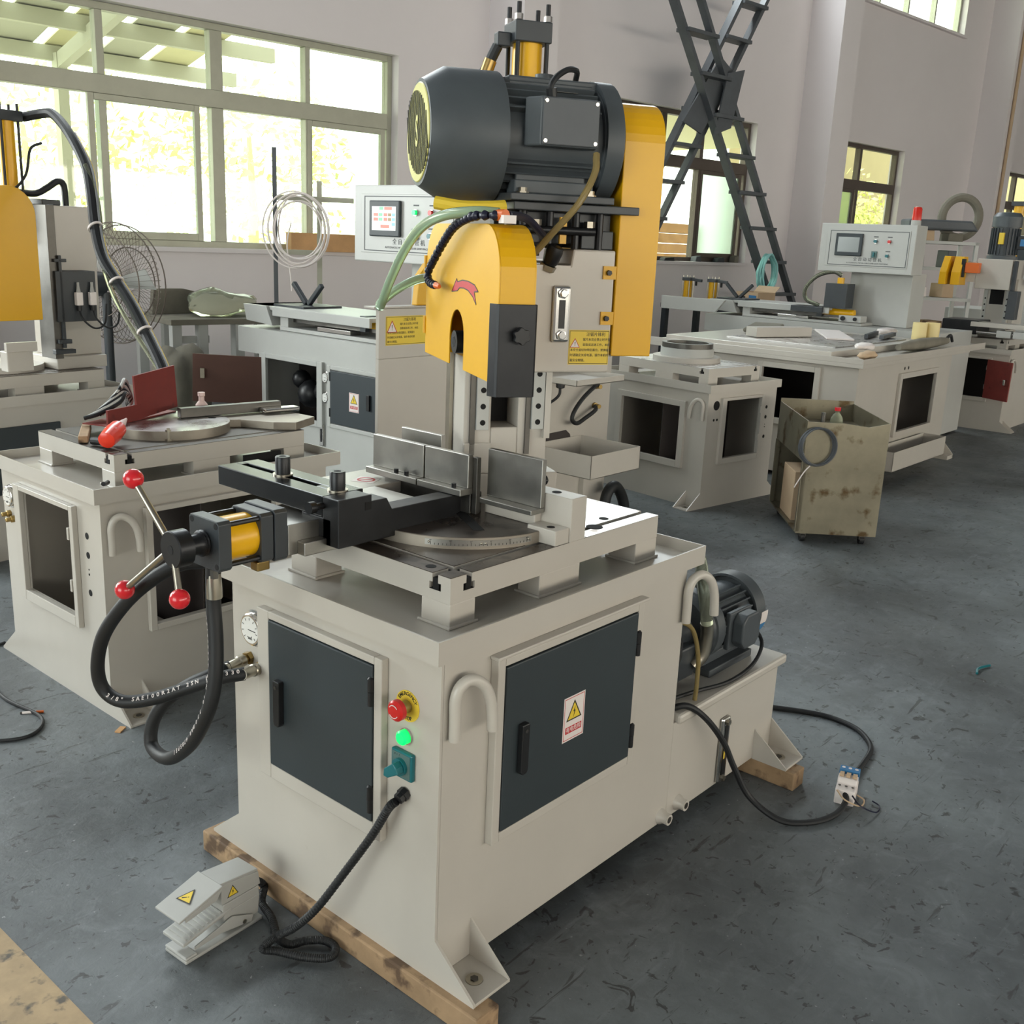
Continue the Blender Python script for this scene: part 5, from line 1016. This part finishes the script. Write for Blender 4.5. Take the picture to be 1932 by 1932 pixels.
MB().box(-.02,.05,.38,.50,1.44,1.53).build('sensor_box', 'orange_plastic', G_, None, .004); MB().box(-.03,.0,.50,.53,1.40,1.56).build('sensor_arm', 'black_plastic', G_, None)
gm = MB().lathe((.30,.29,1.57),(0,0,1), [(0,.13),(.03,.13),(.032,.11),(.28,.11),(.28,.125),(.37,.125),(.405,.10),(.41,.05)], 32).build('upright_motor', 'motor_black', G_)
for k in range(24): a = k*math.pi/12; MB().bar((.30+.115*math.cos(a), .29+.115*math.sin(a), 1.61), (.30+.115*math.cos(a), .29+.115*math.sin(a), 1.84), .004, .02, (math.cos(a), math.sin(a), 0)).build('cooling_fin', 'motor_black', gm, None)
MB().box(.15,.19,.26,.30,1.70,1.80).build('motor_label', 'label_yellow', gm, None); MB().box(.25,.38,.08,.17,1.66,1.78).build('terminal_box', 'black_plastic', gm, None, .004); MB().box(.245,.25,.09,.14,1.69,1.75).build('box_sticker', 'blue_sticker', gm, None)
gc = MB().cyl((.62,.30,1.5),(.62,.30,2.06), .045, n=24).build('feed_cylinder', 'yellow_tube', G_); MB().box(.56,.68,.24,.36,2.05,2.09).build('cylinder_cap', 'black_paint', gc, None, .003)
MB().tube([(.6,.24,2.07),(.56,.18,2.06),(.52,.14,1.95),(.5,.12,1.7),(.48,.10,1.5),(.46,.09,1.35)], .016, 10, 6).build('feed_hose', 'black_rubber', G_)
b = MB(); b.box(.1,.2,.05,.13,1.05,1.30); b.box(.13,.17,.10,.13,1.30,1.56); b.build('valve_stack', 'black_paint', G_, None, .004)
b = MB(); b.box(-.05,.3,.3,.62,.905,1.03); b.build('vise_block', 'black_steel', G_, None, .01); b = MB(); b.box(-.1,.1,-.6,.35,.98,1.02); b.build('material_bar', 'cream_paint', G_, None, .002)
tag(MB().bar((8.05,1.95,.875),(8.05,1.75,.875), .14, .13).build('cream_box', 'cream_paint', None, None, .003), 'small cream box between the large cabinet and the right saw', 'box') if False else None
gl2 = MB().cyl((-.06,-.35,.93),(-.06,.3,.93), .016, n=12).build('guide_rod', 'chrome', G_); b = MB(); b.box(-.10,-.02,-.15,-.02,.90,.96); b.box(-.10,-.02,0,.12,.90,.96); b.build('guide_clamp', 'grey_paint', G_, None, .002)
MB().cyl((-.06,-.7,.91),(-.06,-.38,.91), .04, n=16).build('clamp_cylinder', 'yellow_tube', G_); MB().box(-.12,0,-.42,-.33,.86,.98).build('cylinder_head', 'black_paint', G_, None, .004)
# machine at the right edge
I_ = thing('boxed_saw', 'white machine with slate doors at the right picture edge', 'machine', (10.3, 1.1, 0))
b = MB(); b.box(0,.8,0,1.55,.02,1.0); b.box(0,.7,.0,.95,1.0,1.76); b.build('machine_body', 'grey_paint', I_, None, .005); MB().box(-.012,0,.05,.42,1.28,1.70).build('door', 'slate_door', I_, None, .003); MB().box(-.012,0,.5,.92,1.38,1.68).build('door', 'slate_door', I_, None, .003); MB().box(-.012,0,1.05,1.45,.6,.9).build('door', 'slate_door', I_, None, .003)
bb = MB().cyl((.2,.85,1.76),(.2,.85,1.82), .03, n=16).build('beacon_base', 'grey_plastic', I_); MB().lathe((.2,.85,1.82),(0,0,1), [(0,.035),(.1,.033),(.115,.02)], 18).build('beacon_lens', 'beacon_red', bb)
# shelf rack with goods behind the panel
sr = thing('storage_shelf', 'white steel shelf rack with goods behind the beacon panel', 'shelf', (9.65, 2.62, 0), R(-48))
for z in (.75, 1.08, 1.38, 1.64): MB().box(-.35,.45,0,.4,z,z+.03).build('shelf_board', 'grey_paint', sr, None)
for x in (-.34,.41):
    for y in (0,.37): MB().box(x,x+.035,y,y+.035,0,1.67).build('shelf_post', 'grey_paint', sr, None)
def on_shelf(u, v, z): return Matrix.Translation((9.65,2.62,0)) @ Matrix.Rotation(R(-48), 4, 'Z') @ Vector((u,v,z))
for k, (u, z, w_, h_, m, nm, lab, cat) in enumerate(((-.1,1.671,.22,.10,'carton','cardboard_box','tan cardboard box on top of the shelf rack','box'), (.22,1.671,.16,.08,'grey_cloth','parts_bin','grey parts bin on top of the shelf rack','bin'), (-.15,1.411,.16,.12,'grey_paint','parts_bin','pale parts bin on the upper shelf','bin'), (.2,1.411,.1,.17,'steel_grey_paint','steel_can','grey steel can on the upper shelf','can'), (-.1,1.111,.2,.10,'label_white','paper_stack','stack of white paper on the middle shelf','paper'), (.2,1.111,.14,.14,'carton','cardboard_box','small tan cardboard box on the middle shelf','box'), (-.2,.781,.12,.2,'yellow_paint','yellow_cover','loose yellow cover standing on the lower shelf','cover'), (.1,.781,.22,.09,'old_wood','wood_offcuts','brown wood offcut on the lower shelf','wood'))):
    p = on_shelf(u, .16, z); tag(MB(Matrix.Translation(p) @ Matrix.Rotation(R(-48+k*3), 4, 'Z')).prism([(-w_/2,0),(w_/2,0),(w_/2*.9,h_),(-w_/2*.95,h_)], 'y', -.1, .1).build(nm, m, None, None, .006), lab, cat)
p = on_shelf(.05, .2, 1.775); tag(MB(Matrix.Translation(p) @ Matrix.Rotation(R(-48), 4, 'Z')).prism([(-.34,0),(.38,0),(.30,.10),(-.34,.10)], 'y', -.2, .06).build('tarp_bundle', 'steel_grey_paint', None, None, .02), 'dark folded tarp bundle on top of the shelf rack', 'tarp')
tag(MB(Matrix.Translation(on_shelf(.36, .34, 1.672+.245)) @ Matrix.Rotation(R(-50), 4, 'Z')).tube([(.19*math.cos(a*.3927), .0, .20*math.sin(a*.3927)) for a in range(16)], .044, 10, 3, True).build('strap_coil', 'grey_cloth'), 'brown strapping coil standing on top of the shelf rack', 'coil')
# ------------------------------------------------------------------ tin trolley
ct = thing('tin_trolley', 'oil stained open tin trolley on castors in the aisle', 'trolley', (3.746, 1.058, 0), R(-51.4))
wx, wy = .425, .68
b = MB(); t = .006
b.box(0, wx, 0, t, .065, .50); b.add([(0,0,.50),(wx,0,.50),(wx,0,.665),(wx*.75,0,.64),(wx*.45,0,.655),(0,0,.655),(0,t,.50),(wx,t,.50),(wx,t,.665),(wx*.75,t,.64),(wx*.45,t,.655),(0,t,.655)], [(0,1,2,3,4,5),(11,10,9,8,7,6),(0,1,7,6),(1,2,8,7),(2,3,9,8),(3,4,10,9),(4,5,11,10),(5,0,6,11)])
b.build('front_panel', 'tin_sheet', ct, None)
MB().box(wx-t, wx, t, wy, .065, .665).build('side_panel', 'tin_sheet', ct, None); MB().box(0, wx-t, wy-t, wy, .065, .68).build('back_panel', 'tin_sheet', ct, None)
MB().box(0, t, t, wy-t, .44, .66).build('side_panel', 'tin_sheet', ct, None); MB().box(0, wx, 0, wy, .055, .065).build('bottom_plate', 'tin_sheet', ct, None); MB().box(t, wx-t, t, wy-t, .56, .566).build('top_shelf', 'tin_sheet', ct, None); MB().box(-.004, .02, 0, .02, .065, .44).build('corner_post', 'tin_sheet', ct, None); MB().box(-.004,.02,wy-.02,wy,.065,.44).build('corner_post', 'tin_sheet', ct, None)
for x in (.05, wx-.06):
    for y in (.05, wy-.06):
        fk = MB().box(x-.016, x+.016, y-.02, y+.02, .028, .055).build('castor_fork', 'dark_steel', ct, None); MB().cyl((x-.012,y,.026),(x+.012,y,.026), .026, n=20).build('castor_wheel', 'black_rubber', fk)
tm = Matrix.Translation((3.746, 1.058, 0)) @ Matrix.Rotation(R(-51.4), 4, 'Z')
tag(MB(tm).box(.02, .12, .22, .5, .066, .34).build('carton_sheet', 'carton', None, None, .003), 'brown cardboard inside the open trolley side', 'cardboard')
bk = thing('dark_bucket', 'small dark bucket standing in the trolley bottom', 'bucket', tm @ Vector((.11, .1, .0655))); MB().lathe((0,0,0),(0,0,1), [(0,.06),(.01,.062),(.15,.075),(.155,.08)], 24).build('bucket_body', 'blue_black', bk)
bo = thing('drink_bottle', 'clear drink bottle with red cap standing in the trolley', 'bottle', tm @ Vector((.17, .09, .567))); MB().lathe((0,0,0),(0,0,1), [(0,.03),(.005,.034),(.05,.034),(.055,.031),(.09,.034),(.115,.025),(.13,.013),(.14,.013)], 20).build('bottle_body', 'clear_tube', bo); MB().cyl((0,0,.14),(0,0,.158), .016, n=16).build('cap', 'red_plastic', bo)
wc = thing('wire_coil', 'grey wire coil hanging over the trolley corner', 'wire coil', tm @ Vector((.05, -.02, .53)), R(-51.4))
for k in range(5): MB().tube([(.088*math.cos(a*.5236)+.004*k, -.004*k, .098*math.sin(a*.5236)+.003*math.sin(k*2)) for a in range(12)], .0042, 6, 4, True).build('wire_loop', 'steel_grey_paint', wc)
MB().tube([(-.02,-.01,-.1),(-.05,-.01,-.14),(-.09,-.01,-.22)], .003, 6, 4).build('wire_end', 'label_white', wc)
hn = thing('hammer_handle', 'short steel pipe standing beside the drink bottle', 'pipe', tm @ Vector((.09, .06, .567))); MB().cyl((0,0,0),(.005,0,.13), .012, n=14).build('pipe_body', 'dark_steel', hn)
# ------------------------------------------------------------------ crossed steel ladders before the wall
def ladder(label, A0, A1, B0, B1, t, n, w_=.085):
    l = thing('steel_ladder', label, 'ladder', MW @ Vector((9.5, t, 0)), WA)
    f = lambda p: Vector((p[0]-9.5, 0, p[1]))
    MB().bar(f(A0), f(A1), .05, w_*1.2, (0,1,0)).build('stringer', 'steel_grey_paint', l, None); MB().bar(f(B0), f(B1), .05, w_, (0,1,0)).build('stringer', 'steel_grey_paint', l, None)
    for k in range(n):
        q = (k+.6)/n; a = f(A0).lerp(f(A1), q); b_ = f(B0).lerp(f(B1), q+(a.z-(f(B0).lerp(f(B1), q)).z)/((f(B1)-f(B0)).z))
        MB().box(a.x-.01, b_.x+.02, -.09, .09, a.z-.02, a.z+.02).build('tread', 'steel_grey_paint', l, None, .003)
    return l
ladder('grey steel ladder leaning down to the right before the wall', (7.9, 4.4), (11.28, 0), (8.42, 4.4), (11.79, 0), 6.2, 11)
ladder('grey steel ladder leaning down to the left, crossing behind the other', (9.75, 4.5), (6.85, 0), (10.2, 4.5), (7.3, 0), 6.37, 11)
MB(Matrix.Rotation(0,4,'Z')).prism([(-.95,2.85),(-.60,2.75),(-.05,3.45),(-.35,3.6)], 'y', .03, .05).build('gusset_plate', 'steel_grey_paint', bpy.data.objects['steel_ladder'], None)
MB().prism([(-.45,2.75),(-.15,2.85),(.02,3.5),(-.30,3.42)], 'y', -.05, -.03).build('gusset_plate', 'steel_grey_paint', bpy.data.objects['steel_ladder'], None)
gp_ = thing('aqua_hose_coil', 'coil of aqua air hose hanging on the ladder', 'hose coil', MW @ Vector((10.24, 6.08, 1.22)), WA)
for k in range(8):
    rr = random.Random(k+40); MB().tube([((.16+.02*rr.uniform(-1,1))*math.cos(a*.5236)+.01*rr.uniform(-1,1), -.012*k, (.22+.02*rr.uniform(-1,1))*math.sin(a*.5236)) for a in range(12)], .011, 8, 4, True).build('hose_loop', 'aqua_hose', gp_)
# bench before the wall with cylinders and a carton
wb = thing('wall_bench', 'low black bench before the wall under the second window', 'bench', (8.75, 4.2, 0), R(-6))
MB().box(-.3,.35,-.8,.9,.85,.90).build('bench_top', 'black_paint', wb, None, .003)
for x in (-.27,.3):
    for y in (-.75,.85): MB().box(x-.03,x+.03,y-.03,y+.03,0,.85).build('leg', 'black_paint', wb, None)
for k, (y, lab) in enumerate(((4.84, 'upright yellow hydraulic cylinder on the bench, left one'), (4.53, 'upright yellow hydraulic cylinder on the bench, right one'))):
    c_ = thing('hydraulic_cylinder', lab, 'cylinder', (8.62, y, .901), 0, 'spare yellow cylinders'); MB().cyl((0,0,.0),(0,0,.25), .045, n=20).build('cylinder_tube', 'yellow_tube', c_); MB().box(-.05,.05,-.05,.05,.25,.285).build('cylinder_cap', 'steel_grey_paint', c_, None, .003); MB().bar((0,-.05,.265),(0,-.17,.255), .03,.03).build('port_arm', 'steel_grey_paint', c_, None, .004); MB().cyl((0,-.1,.25),(0,-.1,.20), .012, n=10).build('port_screw', 'black_steel', c_)
    for dx in (-.04,.04):
        for dy in (-.04,.04): MB().cyl((dx,dy,0),(dx,dy,.305), .006, n=8).build('tie_rod', 'zinc', c_)
cb_ = thing('carton_box', 'open cardboard carton with blue print on the wall bench', 'carton', (8.62, 4.02, .901), R(-14))
b = MB(); b.frame('z', 0, .18, -.13,.13,-.15,.15,-.127,.127,-.147,.147); b.box(-.13,.13,-.15,.15,0,.004); b.build('carton_walls', 'carton', cb_, None); MB().box(-.133,-.13,-.13,-.03,.03,.15).build('blue_print', 'blue_sticker', cb_, None); MB().box(-.1315,-.13,.02,.07,.11,.135).build('hand_hole', 'void_black', cb_, None)
MB().bar((.13,-.0,.18),(.2,0,.24), .29,.004,(0,0,1)).build('carton_flap', 'carton', cb_, None)
# small litter on the aisle floor
tag(MB(Matrix.Translation((6.9,.55,0))).tube([(0,0,.012),(.05,.06,.012),(.12,.05,.012),(.14,-.02,.012),(.06,-.05,.012)], .012, 8, 4, True).build('rubber_ring', 'black_rubber'), 'flat black rubber ring lying far down the aisle', 'ring')
tag(MB(Matrix.Translation((2.62,-.24,0))).tube([(0,0,.006),(.05,.01,.008),(.12,-.01,.006)], .005, 6, 4).build('wire_scrap', 'teal_plastic'), 'small dark green wire scrap on the right floor', 'wire')

# conduit on the far pilaster, tools on the sill of the second window
tag(hb().cyl((17.85, WT-.53, 2.0), (17.85, WT-.53, 7.4), .028, n=12).build('conduit_pipe', 'carton'), 'thin brown conduit running up the far pilaster', 'pipe')
for s_, w_, h_, m, nm, lab, cat in ((9.45, .22, .05, 'black_plastic', 'drill_case', 'flat black case on the second window sill', 'case'), (10.05, .12, .08, 'steel_grey_paint', 'parts_tin', 'grey parts tin on the second window sill', 'tin'), (10.55, .16, .07, 'black_paint', 'clamp_block', 'dark clamp block on the second window sill', 'block'), (10.9, .1, .1, 'grey_cloth', 'rag_pile', 'grey rag pile at the right end of the second window sill', 'rag')):
    tag(hb().prism([(s_-w_/2, ZS+.0045), (s_+w_/2, ZS+.0045), (s_+w_*.42, ZS+h_), (s_-w_*.35, ZS+h_*.85)], 'y', WT-.02, WT+.07).build(nm, m, None, None, .006), lab, cat)
